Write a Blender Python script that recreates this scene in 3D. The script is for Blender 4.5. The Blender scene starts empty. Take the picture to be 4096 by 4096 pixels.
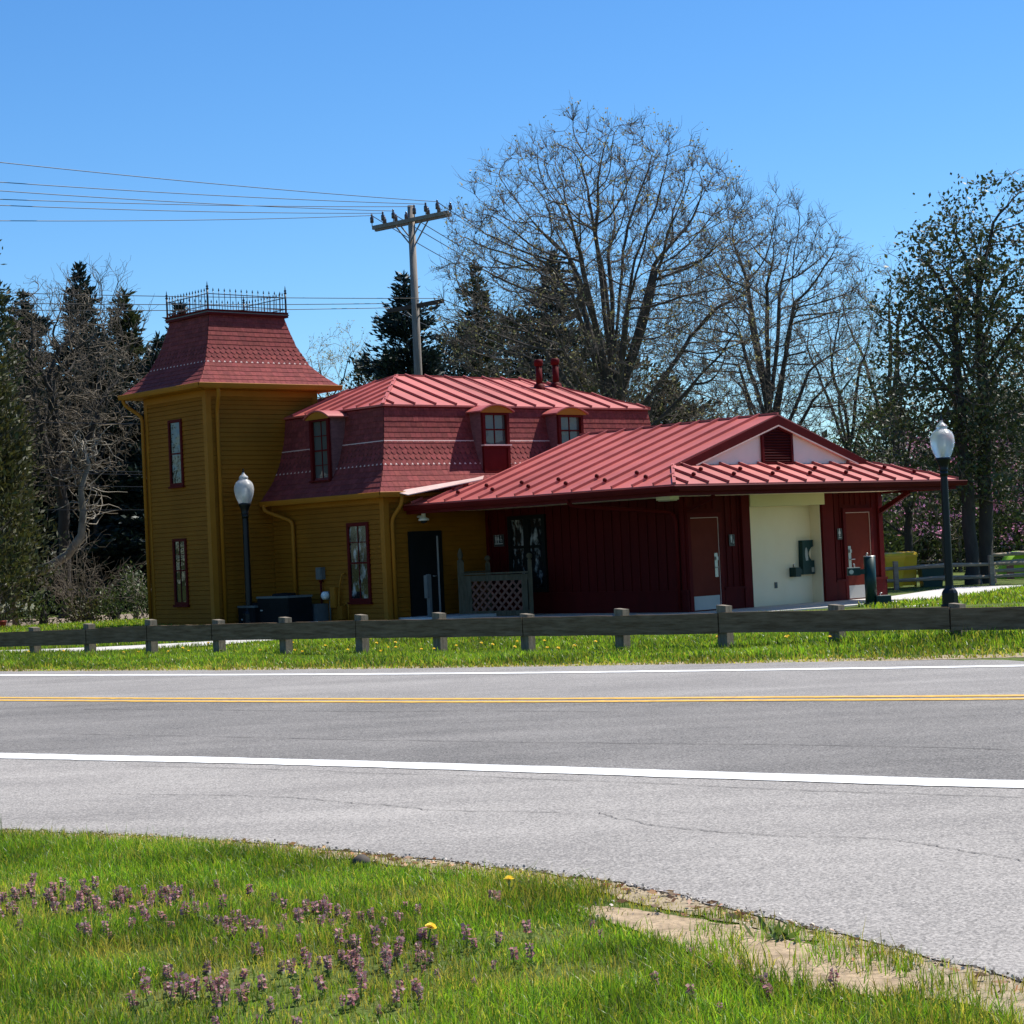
import bpy, math, random
import numpy as np
from mathutils import Vector, Matrix

random.seed(7)
RNG = np.random.default_rng(11)
D = bpy.data
sc = bpy.context.scene
col = sc.collection
R = math.radians

# ------------------------------------------------------------------ camera, sky, sun, exposure
EYE = 1.6
PITCH, ROLL = 0.0189, 0.0454
cam_d = D.cameras.new('camera'); cam_d.sensor_width = 36.0; cam_d.lens = 36.0 * 7985 / 4096
cam_d.clip_start = 0.1; cam_d.clip_end = 3000
cam = D.objects.new('camera', cam_d); col.objects.link(cam)
_f = Vector((0, math.cos(PITCH), math.sin(PITCH)))
_r0 = Vector((1, 0, 0)); _u0 = _r0.cross(_f)
_r = math.cos(ROLL) * _r0 - math.sin(ROLL) * _u0
_u = math.sin(ROLL) * _r0 + math.cos(ROLL) * _u0
_m = Matrix((( _r.x, _u.x, -_f.x, 0), (_r.y, _u.y, -_f.y, 0), (_r.z, _u.z, -_f.z, EYE), (0, 0, 0, 1)))
cam.matrix_world = _m
sc.camera = cam

YAW = 0.8586                                     # how the buildings stand to the view
AX = Vector((math.cos(YAW), -math.sin(YAW), 0)); BX = Vector((math.sin(YAW), math.cos(YAW), 0))
SITE = Vector((-7.5457, 50.0069, 0))
SUN_EL = R(57)
s_h = (BX + 0.13 * AX).normalized()
SUN = Vector((s_h.x * math.cos(SUN_EL), s_h.y * math.cos(SUN_EL), math.sin(SUN_EL)))

w = D.worlds.new('World'); sc.world = w; w.use_nodes = True
nt = w.node_tree; nt.nodes.clear()
wo = nt.nodes.new('ShaderNodeOutputWorld'); bg = nt.nodes.new('ShaderNodeBackground')
sky = nt.nodes.new('ShaderNodeTexSky'); sky.sky_type = 'NISHITA'; sky.sun_disc = False
sky.sun_elevation = SUN_EL; sky.sun_rotation = math.atan2(SUN.x, SUN.y)
sky.air_density = 1.0; sky.dust_density = 0.1; sky.ozone_density = 2.6; sky.altitude = 100
hsv = nt.nodes.new('ShaderNodeHueSaturation'); hsv.inputs['Saturation'].default_value = 1.22
bg.inputs['Strength'].default_value = 0.085
nt.links.new(sky.outputs[0], hsv.inputs['Color']); tin = nt.nodes.new('ShaderNodeMix'); tin.data_type = 'RGBA'; tin.blend_type = 'MULTIPLY'; tin.inputs[0].default_value = 1
tin.inputs[7].default_value = (0.76, 1.0, 1.20, 1); nt.links.new(hsv.outputs[0], tin.inputs[6]); nt.links.new(tin.outputs[2], bg.inputs[0]); nt.links.new(bg.outputs[0], wo.inputs[0])
sun_d = D.lights.new('sun', 'SUN'); sun_d.energy = 5.0; sun_d.angle = R(0.53); sun_d.color = (1, 0.955, 0.88)
sun = D.objects.new('sun', sun_d); col.objects.link(sun)
sun.rotation_euler = SUN.to_track_quat('Z', 'Y').to_euler()
sc.view_settings.view_transform = 'Standard'; sc.view_settings.look = 'None'
sc.view_settings.exposure = 0.6; sc.view_settings.gamma = 1.0
sc.render.resolution_x = sc.render.resolution_y = 1024
sc.cycles.max_bounces = 6; sc.cycles.transparent_max_bounces = 8

# ------------------------------------------------------------------ helpers
def W(a, b, z=0.0):
    return SITE + a * AX + b * BX + Vector((0, 0, z))

def tag(o, label=None, cat=None, group=None, kind=None):
    if label: o['label'] = label
    if cat: o['category'] = cat
    if group: o['group'] = group
    if kind: o['kind'] = kind
    return o

def empty(name, loc=(0, 0, 0), rz=0.0, label=None, cat=None, group=None):
    o = D.objects.new(name, None); o.empty_display_size = 0.2
    o.location = loc; o.rotation_euler = (0, 0, rz); col.objects.link(o)
    return tag(o, label, cat, group)

def link_mesh(name, me, parent=None):
    o = D.objects.new(name, me); col.objects.link(o)
    if parent is not None: o.parent = parent
    return o

def mesh_np(name, V, quads=None, tris=None, mat=None, tint=None, smooth=False):
    me = D.meshes.new(name)
    V = np.asarray(V, dtype=np.float32)
    me.vertices.add(len(V)); me.vertices.foreach_set('co', V.ravel())
    idx = []; starts = []; tot = 0
    if quads is not None and len(quads):
        q = np.asarray(quads, dtype=np.int32); idx.append(q.ravel()); starts.append(np.arange(len(q)) * 4); tot = len(q) * 4
    if tris is not None and len(tris):
        t = np.asarray(tris, dtype=np.int32); idx.append(t.ravel()); starts.append(tot + np.arange(len(t)) * 3)
    idx = np.concatenate(idx).astype(np.int32); starts = np.concatenate(starts).astype(np.int32)
    me.loops.add(len(idx)); me.loops.foreach_set('vertex_index', idx)
    me.polygons.add(len(starts)); me.polygons.foreach_set('loop_start', starts)
    if smooth: me.polygons.foreach_set('use_smooth', np.ones(len(starts), dtype=bool))
    me.update(calc_edges=True); me.validate()
    if tint is not None:
        at = me.attributes.new('tint', 'FLOAT_COLOR', 'POINT')
        c = np.ones((len(V), 4), dtype=np.float32); c[:, :3] = tint
        at.data.foreach_set('color', c.ravel())
    if mat: me.materials.append(mat)
    return me

class MB:
    """collects shapes and links them as one mesh"""
    def __init__(s): s.v = []; s.f = []; s.m = []; s.mi = 0; s.sm = []; s.t = []; s.tc = None
    def add(s, vs, fs, smooth=False):
        n = len(s.v); s.v += [tuple(v) for v in vs]
        s.f += [tuple(i + n for i in f) for f in fs]; s.m += [s.mi] * len(fs); s.sm += [smooth] * len(fs)
        s.t += [s.tc or (1, 1, 1)] * len(vs)
    def hexa(s, p):  # 4 bottom ccw, 4 top
        s.add(p, [(3, 2, 1, 0), (4, 5, 6, 7), (0, 1, 5, 4), (1, 2, 6, 5), (2, 3, 7, 6), (3, 0, 4, 7)])
    def box(s, x0, x1, y0, y1, z0, z1):
        s.hexa([(x0, y0, z0), (x1, y0, z0), (x1, y1, z0), (x0, y1, z0), (x0, y0, z1), (x1, y0, z1), (x1, y1, z1), (x0, y1, z1)])
    def fbox(s, face, c, u0, u1, o0, o1, z0, z1):  # on a wall: A faces -b at b=c, B faces +a at a=c
        if face == 'A': s.box(u0, u1, c - o1, c - o0, z0, z1)
        else: s.box(c + o0, c + o1, u0, u1, z0, z1)
    def bar(s, p, q, wd, ht, up=(0, 0, 1)):
        p = Vector(p); q = Vector(q); t = (q - p).normalized(); up = Vector(up)
        side = t.cross(up)
        if side.length < 1e-4: side = t.cross(Vector((1, 0, 0)))
        side.normalize(); u = side.cross(t).normalized()
        a = side * wd / 2; b = u * ht / 2
        s.hexa([p - a - b, p + a - b, q + a - b, q - a - b, p - a + b, p + a + b, q + a + b, q - a + b])
    def tube(s, pts, rad, n=8, caps=True, smooth=True):
        pts = [Vector(p) for p in pts]
        if not hasattr(rad, '__len__'): rad = [rad] * len(pts)
        vs = []; ref = None
        for i, p in enumerate(pts):
            t = (pts[min(i + 1, len(pts) - 1)] - pts[max(i - 1, 0)]).normalized()
            if ref is None: ref = t.orthogonal().normalized()
            ref = (ref - t * ref.dot(t)); ref = ref.normalized() if ref.length > 1e-6 else t.orthogonal().normalized()
            b = t.cross(ref)
            for k in range(n):
                an = 2 * math.pi * k / n; vs.append(p + (ref * math.cos(an) + b * math.sin(an)) * rad[i])
        fs = []
        for i in range(len(pts) - 1):
            for k in range(n): fs.append((i * n + k, i * n + (k + 1) % n, (i + 1) * n + (k + 1) % n, (i + 1) * n + k))
        s.add(vs, fs, smooth)
        if caps:
            m = len(s.v) - len(vs)
            s.f += [tuple(m + k for k in reversed(range(n))), tuple(m + (len(pts) - 1) * n + k for k in range(n))]
            s.m += [s.mi] * 2; s.sm += [False] * 2
    def lathe(s, prof, c=(0, 0, 0), n=20, smooth=True, caps=False):
        vs = []; fs = []
        for r, z in prof:
            for k in range(n):
                an = 2 * math.pi * k / n; vs.append((c[0] + r * math.cos(an), c[1] + r * math.sin(an), c[2] + z))
        for i in range(len(prof) - 1):
            for k in range(n): fs.append((i * n + k, i * n + (k + 1) % n, (i + 1) * n + (k + 1) % n, (i + 1) * n + k))
        s.add(vs, fs, smooth)
        if caps:
            m = len(s.v) - len(vs)
            s.f += [tuple(m + k for k in reversed(range(n))), tuple(m + (len(prof) - 1) * n + k for k in range(n))]
            s.m += [s.mi] * 2; s.sm += [False] * 2
    def extrude(s, prof, p, q, out):  # prof: (offset, z) list swept from p to q (x, y)
        ox, oy = out
        vs = [(p[0] + ox * o, p[1] + oy * o, z) for o, z in prof] + [(q[0] + ox * o, q[1] + oy * o, z) for o, z in prof]
        n = len(prof)
        s.add(vs, [(i, i + n, i + n + 1, i + 1) for i in range(n - 1)])
    def slab(s, poly, th):  # polygon given a thickness straight down
        n = len(poly); lo = [(x, y, z - th) for x, y, z in poly]
        s.add(list(poly) + lo, [tuple(range(n)), tuple(reversed(range(n, 2 * n)))] + [(i, n + i, n + (i + 1) % n, (i + 1) % n) for i in range(n)])
    def build(s, name, mat, parent=None, tint=False):
        me = D.meshes.new(name); me.from_pydata(s.v, [], s.f)
        for mm in (mat if isinstance(mat, (list, tuple)) else [mat]): me.materials.append(mm)
        me.polygons.foreach_set('material_index', s.m); me.polygons.foreach_set('use_smooth', s.sm)
        if tint:
            at = me.attributes.new('tint', 'FLOAT_COLOR', 'POINT')
            c = np.ones((len(s.v), 4), dtype=np.float32); c[:, :3] = s.t; at.data.foreach_set('color', c.ravel())
        me.update(); me.validate()
        return link_mesh(name, me, parent)

def copy_tree(o, parent=None):
    c = o.copy(); col.objects.link(c); c.parent = parent
    for ch in list(o.children): copy_tree(ch, c)
    return c

# ------------------------------------------------------------------ materials
def new_mat(name):
    m = D.materials.new(name); m.use_nodes = True
    n = m.node_tree.nodes; p = n.get('Principled BSDF')
    return m, m.node_tree, p

def mat(name, c, c2=None, rough=0.6, scale=3.0, stretch=(1, 1, 1), bump=0.0, bscale=None, metal=0.0, spec=0.5, detail=6, tint=False):
    m, t, p = new_mat(name)
    p.inputs['Roughness'].default_value = rough; p.inputs['Metallic'].default_value = metal
    p.inputs['Specular IOR Level'].default_value = spec
    tc = t.nodes.new('ShaderNodeTexCoord'); mp = t.nodes.new('ShaderNodeMapping'); mp.inputs['Scale'].default_value = stretch
    t.links.new(tc.outputs['Object'], mp.inputs[0])
    out = None
    if c2 is not None:
        nz = t.nodes.new('ShaderNodeTexNoise'); nz.inputs['Scale'].default_value = scale; nz.inputs['Detail'].default_value = detail; nz.inputs['Roughness'].default_value = 0.65
        t.links.new(mp.outputs[0], nz.inputs['Vector'])
        rp = t.nodes.new('ShaderNodeValToRGB'); rp.color_ramp.elements[0].position = 0.34; rp.color_ramp.elements[1].position = 0.66
        rp.color_ramp.elements[0].color = (*c, 1); rp.color_ramp.elements[1].color = (*c2, 1)
        t.links.new(nz.outputs['Fac'], rp.inputs[0]); out = rp.outputs[0]
    if tint:
        at = t.nodes.new('ShaderNodeAttribute'); at.attribute_name = 'tint'
        mx = t.nodes.new('ShaderNodeMix'); mx.data_type = 'RGBA'; mx.blend_type = 'MULTIPLY'; mx.inputs[0].default_value = 1
        if out: t.links.new(out, mx.inputs[6])
        else: mx.inputs[6].default_value = (*c, 1)
        t.links.new(at.outputs['Color'], mx.inputs[7]); out = mx.outputs[2]
    if out: t.links.new(out, p.inputs['Base Color'])
    else: p.inputs['Base Color'].default_value = (*c, 1)
    if bump:
        nb = t.nodes.new('ShaderNodeTexNoise'); nb.inputs['Scale'].default_value = bscale or scale * 4; nb.inputs['Detail'].default_value = 5
        t.links.new(mp.outputs[0], nb.inputs['Vector'])
        bp = t.nodes.new('ShaderNodeBump'); bp.inputs['Strength'].default_value = bump; bp.inputs['Distance'].default_value = 0.02
        t.links.new(nb.outputs['Fac'], bp.inputs['Height']); t.links.new(bp.outputs[0], p.inputs['Normal'])
    return m

def leaf_mat(name, c, trans=0.45, rough=0.55, tint=True, tcol=None):
    m, t, p = new_mat(name)
    p.inputs['Roughness'].default_value = rough; p.inputs['Specular IOR Level'].default_value = 0.35
    tr = t.nodes.new('ShaderNodeBsdfTranslucent'); ms = t.nodes.new('ShaderNodeMixShader'); ms.inputs[0].default_value = trans
    outn = [n for n in t.nodes if n.type == 'OUTPUT_MATERIAL'][0]
    at = t.nodes.new('ShaderNodeAttribute'); at.attribute_name = 'tint'
    for cc, sock in ((c, p.inputs['Base Color']), (tcol or c, tr.inputs['Color'])):
        mx = t.nodes.new('ShaderNodeMix'); mx.data_type = 'RGBA'; mx.blend_type = 'MULTIPLY'; mx.inputs[0].default_value = 1 if tint else 0
        mx.inputs[6].default_value = (*cc, 1); t.links.new(at.outputs['Color'], mx.inputs[7]); t.links.new(mx.outputs[2], sock)
    t.links.new(p.outputs[0], ms.inputs[1]); t.links.new(tr.outputs[0], ms.inputs[2]); t.links.new(ms.outputs[0], outn.inputs['Surface'])
    return m

def glass_mat(name, c, wavy=0.10, wscale=2.2, rough=0.02):
    m, t, p = new_mat(name)
    p.inputs['Base Color'].default_value = (*c, 1); p.inputs['Roughness'].default_value = rough
    p.inputs['Specular IOR Level'].default_value = 0.6; p.inputs['Coat Weight'].default_value = 0.0; p.inputs['Coat Roughness'].default_value = 0.02
    tc = t.nodes.new('ShaderNodeTexCoord'); nb = t.nodes.new('ShaderNodeTexNoise'); nb.inputs['Scale'].default_value = wscale; nb.inputs['Detail'].default_value = 2
    bp = t.nodes.new('ShaderNodeBump'); bp.inputs['Strength'].default_value = wavy; bp.inputs['Distance'].default_value = 0.15
    t.links.new(tc.outputs['Object'], nb.inputs['Vector']); t.links.new(nb.outputs['Fac'], bp.inputs['Height'])
    t.links.new(bp.outputs[0], p.inputs['Normal']); t.links.new(bp.outputs[0], p.inputs['Coat Normal'])
    return m

M = {}
M['ochre'] = mat('ochre_paint', (0.215, 0.078, 0.006), (0.285, 0.108, 0.009), rough=0.7, scale=0.8, bump=0.04, bscale=25, spec=0.12)
M['ochre_trim'] = mat('ochre_trim_paint', (0.31, 0.118, 0.010), (0.36, 0.14, 0.013), rough=0.6, scale=1.3, spec=0.15)
M['red_trim'] = mat('dark_red_trim_paint', (0.080, 0.005, 0.005), (0.10, 0.007, 0.007), rough=0.6, scale=2, spec=0.08)
M['red_board'] = mat('dark_red_board_paint', (0.060, 0.003, 0.003), (0.078, 0.004, 0.004), rough=0.7, scale=1.4, stretch=(2, 2, .4), bump=0.03, spec=0.12)
M['door_red'] = mat('brown_red_door_paint', (0.115, 0.019, 0.011), (0.145, 0.025, 0.015), rough=0.6, scale=2, spec=0.06)
M['metal_red'] = mat('red_standing_seam_metal', (0.31, 0.060, 0.046), (0.47, 0.105, 0.085), rough=0.55, scale=0.55, spec=0.5, detail=9)
M['flashing'] = mat('pale_metal_flashing', (0.62, 0.42, 0.36), (0.70, 0.5, 0.44), rough=0.35, scale=3)
M['cream'] = mat('cream_paint', (0.88, 0.70, 0.46), (0.93, 0.76, 0.52), rough=0.5, scale=0.9)
M['cream_dark'] = mat('cream_shutter_box_paint', (0.66, 0.58, 0.33), (0.69, 0.61, 0.36), rough=0.45, scale=0.9)
M['gable'] = mat('off_white_gable_board', (0.74, 0.64, 0.55), (0.78, 0.68, 0.59), rough=0.7, scale=2)
M['shingle'] = mat('red_shingle', (0.145, 0.027, 0.026), (0.225, 0.047, 0.043), rough=0.85, scale=14, bump=0.25, bscale=90, tint=True, spec=0.2)
M['shingle_under'] = mat('shingle_underlay', (0.05, 0.016, 0.018), rough=0.9)
M['white'] = mat('white_paint', (0.78, 0.77, 0.72), (0.70, 0.69, 0.64), rough=0.5, scale=5)
M['glass'] = glass_mat('dark_window_glass', (0.012, 0.013, 0.015))
M['glass_calm'] = glass_mat('clear_window_glass', (0.02, 0.022, 0.024), wavy=0.06, wscale=1.2)
M['glass_curtain'] = glass_mat('curtained_window_glass', (0.075, 0.08, 0.075), wavy=0.05)
for q_ in M['glass_curtain'].node_tree.nodes:
    if q_.type == 'BSDF_PRINCIPLED': q_.inputs['Coat Weight'].default_value = 0; q_.inputs['Specular IOR Level'].default_value = 0.4
M['glass_painted_reflection'] = mat('window_glass_with_painted_reflections', (0.012, 0.013, 0.014), (0.40, 0.41, 0.41), rough=0.06, scale=2.4, stretch=(1.6, 1.6, .8), spec=0.6, detail=3)  # pale noise blotches in the pane colour stand in for bright reflections
for q_ in M['glass_painted_reflection'].node_tree.nodes:
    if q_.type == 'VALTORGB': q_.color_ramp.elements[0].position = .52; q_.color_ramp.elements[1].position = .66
M['iron'] = mat('black_iron', (0.012, 0.012, 0.014), (0.02, 0.02, 0.022), rough=0.35, scale=8)
M['post_black'] = mat('black_lamp_paint', (0.006, 0.0065, 0.008), (0.010, 0.011, 0.013), rough=0.35, scale=5, spec=0.25)
M['dark_door'] = mat('black_green_door_paint', (0.006, 0.007, 0.007), (0.009, 0.010, 0.010), rough=0.5, scale=2, spec=0.15)
M['steel'] = mat('brushed_steel', (0.46, 0.45, 0.42), (0.40, 0.39, 0.37), rough=0.38, scale=9, metal=0.8)
M['kick'] = mat('aluminium_kick_plate', (0.42, 0.40, 0.37), (0.37, 0.355, 0.33), rough=0.45, scale=2, metal=0.2, spec=0.3)
M['grey_box'] = mat('grey_enamel', (0.10, 0.105, 0.10), (0.13, 0.135, 0.13), rough=0.5, scale=5, spec=0.15)
M['ac'] = mat('dark_slate_enamel', (0.007, 0.008, 0.009), (0.011, 0.012, 0.013), rough=0.6, scale=4, spec=0.08)
M['green_enamel'] = mat('dark_green_enamel', (0.005, 0.028, 0.026), (0.007, 0.036, 0.033), rough=0.4, scale=3, spec=0.25)
M['sign_black'] = mat('black_sign_plate', (0.018, 0.018, 0.019), (0.024, 0.024, 0.025), rough=0.4, scale=6)
M['sign_white'] = mat('white_pictogram', (0.52, 0.52, 0.50), rough=0.5, spec=0.2)
M['timber'] = mat('weathered_grey_timber', (0.115, 0.070, 0.040), (0.235, 0.158, 0.10), rough=0.85, scale=2.6, stretch=(1.0, 9, 9), bump=0.3, bscale=14, spec=0.1)
M['timber_post'] = mat('weathered_post_timber', (0.11, 0.085, 0.055), (0.22, 0.18, 0.13), rough=0.88, scale=3, stretch=(8, 8, 1), bump=0.3, bscale=14)
M['deck_wood'] = mat('grey_stained_timber', (0.075, 0.060, 0.036), (0.125, 0.105, 0.070), rough=0.85, scale=3, stretch=(6, 6, 1), spec=0.15)
M['lattice'] = mat('red_brown_lattice_wood', (0.15, 0.06, 0.038), (0.21, 0.09, 0.06), rough=0.8, scale=5)
M['split_rail'] = mat('silvered_split_rail_wood', (0.22, 0.17, 0.115), (0.36, 0.29, 0.21), rough=0.9, scale=4, stretch=(1, 5, 5), bump=0.3)
M['pole_wood'] = mat('utility_pole_wood', (0.17, 0.145, 0.12), (0.27, 0.235, 0.20), rough=0.9, scale=3, stretch=(5, 5, .5), bump=0.2)
M['arm_dark'] = mat('dark_crossarm_wood', (0.055, 0.036, 0.028), (0.085, 0.055, 0.04), rough=0.9, scale=3)
M['porcelain'] = mat('brown_porcelain', (0.07, 0.05, 0.055), (0.1, 0.07, 0.07), rough=0.2, scale=5)
M['wire'] = mat('aluminium_wire', (0.05, 0.05, 0.055), rough=0.5, metal=0.2)
M['yellow_bin'] = mat('yellow_plastic', (0.85, 0.48, 0.008), (0.88, 0.52, 0.01), rough=0.4, scale=2)
M['green_bin'] = mat('green_plastic', (0.012, 0.05, 0.04), (0.016, 0.06, 0.05), rough=0.4, scale=2)
M['lime'] = mat('lime_green_plastic', (0.33, 0.62, 0.03), (0.36, 0.66, 0.04), rough=0.4, scale=2)
M['pinkish'] = mat('faded_brown_pink_wood', (0.22, 0.09, 0.08), (0.26, 0.11, 0.1), rough=0.7, scale=3)
M['concrete'] = mat('concrete', (0.46, 0.43, 0.40), (0.55, 0.52, 0.48), rough=0.85, scale=2.5, bump=0.08, bscale=60)
M['bark'] = mat('grey_bark', (0.050, 0.040, 0.031), (0.095, 0.078, 0.062), rough=0.95, scale=6, stretch=(1, 1, .25), bump=0.5, bscale=12)
M['bark_dark'] = mat('dark_bark', (0.028, 0.023, 0.019), (0.055, 0.046, 0.038), rough=0.95, scale=6, stretch=(1, 1, .25), bump=0.5, bscale=12)
M['bark_pale'] = mat('pale_lichen_bark', (0.16, 0.135, 0.10), (0.27, 0.24, 0.185), rough=0.95, scale=3, bump=0.4)
M['twig'] = mat('brown_twig_bark', (0.085, 0.068, 0.052), (0.13, 0.105, 0.082), rough=0.9, scale=2)
M['twig_mid'] = mat('grey_brown_twig_bark', (0.085, 0.066, 0.044), (0.165, 0.132, 0.09), rough=0.9, scale=2)
M['twig_pale'] = mat('pale_twig_bark', (0.25, 0.215, 0.165), (0.36, 0.32, 0.25), rough=0.9, scale=2)
M['bud'] = leaf_mat('spring_bud', (0.30, 0.27, 0.11), 0.4)
M['needle_blue'] = leaf_mat('spruce_needles', (0.020, 0.034, 0.026), 0.10)
M['needle_green'] = leaf_mat('cedar_needles', (0.045, 0.054, 0.018), 0.2)
M['needle_olive'] = leaf_mat('olive_cedar_needles', (0.065, 0.066, 0.018), 0.25)
M['broadleaf'] = leaf_mat('glossy_evergreen_leaf', (0.060, 0.078, 0.026), 0.26, rough=0.5)
M['brush_leaf'] = leaf_mat('hedge_leaf', (0.06, 0.085, 0.022), 0.35)
M['pink'] = leaf_mat('redbud_blossom', (0.58, 0.25, 0.42), 0.5)
M['spring_leaf'] = leaf_mat('pale_spring_leaf', (0.16, 0.21, 0.05), 0.5)
M['grass'] = leaf_mat('grass_blade', (0.105, 0.215, 0.020), 0.5, rough=0.4, tcol=(0.20, 0.40, 0.022))
M['nettle_leaf'] = leaf_mat('purple_nettle_leaf', (0.40, 0.20, 0.20), 0.42)
M['nettle_green'] = leaf_mat('green_nettle_leaf', (0.13, 0.2, 0.05), 0.4)
M['petal_yellow'] = leaf_mat('yellow_petal', (0.80, 0.55, 0.01), 0.3, tint=False)
M['petal_white'] = leaf_mat('white_petal', (0.80, 0.80, 0.62), 0.3, tint=False)
M['stem'] = mat('green_stem', (0.10, 0.17, 0.04), rough=0.6)
M['terracotta'] = mat('red_clay', (0.35, 0.06, 0.04), rough=0.7)
M['gravel'] = leaf_mat('gravel_chips', (0.36, 0.32, 0.26), 0.0)
M['dryleaf'] = leaf_mat('dry_leaf', (0.30, 0.17, 0.09), 0.2)

def asphalt(name, lo, hi, warm=0.0):
    m, t, p = new_mat(name); p.inputs['Roughness'].default_value = 0.88; p.inputs['Specular IOR Level'].default_value = 0.3
    tc = t.nodes.new('ShaderNodeTexCoord')
    def nz(s, d=4, r=.6, st=None):
        n = t.nodes.new('ShaderNodeTexNoise'); n.inputs['Scale'].default_value = s; n.inputs['Detail'].default_value = d; n.inputs['Roughness'].default_value = r
        if st:
            mp = t.nodes.new('ShaderNodeMapping'); mp.inputs['Rotation'].default_value = (0, 0, R(31)); mp.inputs['Scale'].default_value = st
            mp.vector_type = 'POINT'; t.links.new(tc.outputs['Object'], mp.inputs[0]); t.links.new(mp.outputs[0], n.inputs['Vector'])
        else: t.links.new(tc.outputs['Object'], n.inputs['Vector'])
        return n
    fine = nz(70, 3, .8); vor = t.nodes.new('ShaderNodeTexVoronoi'); vor.inputs['Scale'].default_value = 75; t.links.new(tc.outputs['Object'], vor.inputs['Vector'])
    big = nz(0.55, 5, .6); streak = nz(1.0, 4, .6, (0.08, 1.5, 1))
    def math_(op, a, b):
        n = t.nodes.new('ShaderNodeMath'); n.operation = op
        for i, x in enumerate((a, b)):
            if isinstance(x, (int, float)): n.inputs[i].default_value = x
            else: t.links.new(x, n.inputs[i])
        return n.outputs[0]
    a = math_('MULTIPLY', fine.outputs['Fac'], 0.90)
    b = math_('MULTIPLY', vor.outputs['Color'], 0.30)
    c = math_('MULTIPLY', big.outputs['Fac'], 0.25); d = math_('MULTIPLY', streak.outputs['Fac'], 0.24)
    su = math_('ADD', math_('ADD', a, b), math_('ADD', c, d))
    rp = t.nodes.new('ShaderNodeValToRGB'); rp.color_ramp.elements[0].position = 0.62; rp.color_ramp.elements[1].position = 0.92
    su2 = math_('MULTIPLY', su, 0.88)
    rp.color_ramp.elements[0].color = (lo * (1 + warm), lo, lo * (1 - warm), 1); rp.color_ramp.elements[1].color = (hi * (1 + warm), hi, hi * (1 - warm * 1.2), 1)
    t.links.new(su2, rp.inputs[0]); t.links.new(rp.outputs[0], p.inputs['Base Color'])
    bp = t.nodes.new('ShaderNodeBump'); bp.inputs['Strength'].default_value = 0.5; bp.inputs['Distance'].default_value = 0.008
    t.links.new(fine.outputs['Fac'], bp.inputs['Height']); t.links.new(bp.outputs[0], p.inputs['Normal'])
    return m
M['asphalt'] = asphalt('worn_asphalt', 0.07, 0.26, 0.07)
M['asphalt_far'] = asphalt('paler_asphalt', 0.13, 0.33, 0.07)
M['asphalt_shoulder'] = asphalt('sun_bleached_asphalt', 0.14, 0.385, 0.08)
M['paint_white'] = mat('white_road_paint', (0.56, 0.55, 0.53), (0.80, 0.80, 0.78), rough=0.75, scale=14, detail=9)
M['paint_yellow'] = mat('yellow_road_paint', (0.42, 0.24, 0.05), (0.72, 0.41, 0.04), rough=0.75, scale=10, detail=9)

def ground_mat():
    m, t, p = new_mat('soil_and_turf'); p.inputs['Roughness'].default_value = 0.95; p.inputs['Specular IOR Level'].default_value = 0.15
    tc = t.nodes.new('ShaderNodeTexCoord')
    n1 = t.nodes.new('ShaderNodeTexNoise'); n1.inputs['Scale'].default_value = 1.3; n1.inputs['Detail'].default_value = 7
    n2 = t.nodes.new('ShaderNodeTexNoise'); n2.inputs['Scale'].default_value = 18; n2.inputs['Detail'].default_value = 5
    t.links.new(tc.outputs['Object'], n1.inputs['Vector']); t.links.new(tc.outputs['Object'], n2.inputs['Vector'])
    r1 = t.nodes.new('ShaderNodeValToRGB'); e = r1.color_ramp.elements
    e[0].position = .3; e[0].color = (0.055, 0.085, 0.016, 1); e[1].position = .62; e[1].color = (0.11, 0.145, 0.03, 1)
    x = e.new(.74); x.color = (0.17, 0.145, 0.06, 1)
    mx = t.nodes.new('ShaderNodeMix'); mx.data_type = 'RGBA'; mx.blend_type = 'MULTIPLY'; mx.inputs[0].default_value = 0.7
    r2 = t.nodes.new('ShaderNodeValToRGB'); r2.color_ramp.elements[0].position = .3; r2.color_ramp.elements[0].color = (.45, .45, .45, 1); r2.color_ramp.elements[1].position = .7; r2.color_ramp.elements[1].color = (1.2, 1.2, 1.1, 1)
    t.links.new(n1.outputs['Fac'], r1.inputs[0]); t.links.new(n2.outputs['Fac'], r2.inputs[0])
    t.links.new(r1.outputs[0], mx.inputs[6]); t.links.new(r2.outputs[0], mx.inputs[7]); t.links.new(mx.outputs[2], p.inputs['Base Color'])
    bp = t.nodes.new('ShaderNodeBump'); bp.inputs['Strength'].default_value = .8; bp.inputs['Distance'].default_value = .05
    t.links.new(n2.outputs['Fac'], bp.inputs['Height']); t.links.new(bp.outputs[0], p.inputs['Normal'])
    return m
M['ground'] = ground_mat()
M['dirt'] = mat('pale_bare_earth', (0.225, 0.160, 0.092), (0.44, 0.325, 0.20), rough=0.95, scale=9, bump=1.0, bscale=26)
M['straw_soil'] = mat('straw_strewn_soil', (0.20, 0.155, 0.09), (0.38, 0.30, 0.19), rough=0.95, scale=11, bump=0.5, bscale=40)
M['mulch'] = mat('garden_mulch', (0.10, 0.075, 0.05), (0.30, 0.235, 0.17), rough=0.95, scale=5, bump=0.6, bscale=20)

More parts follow.
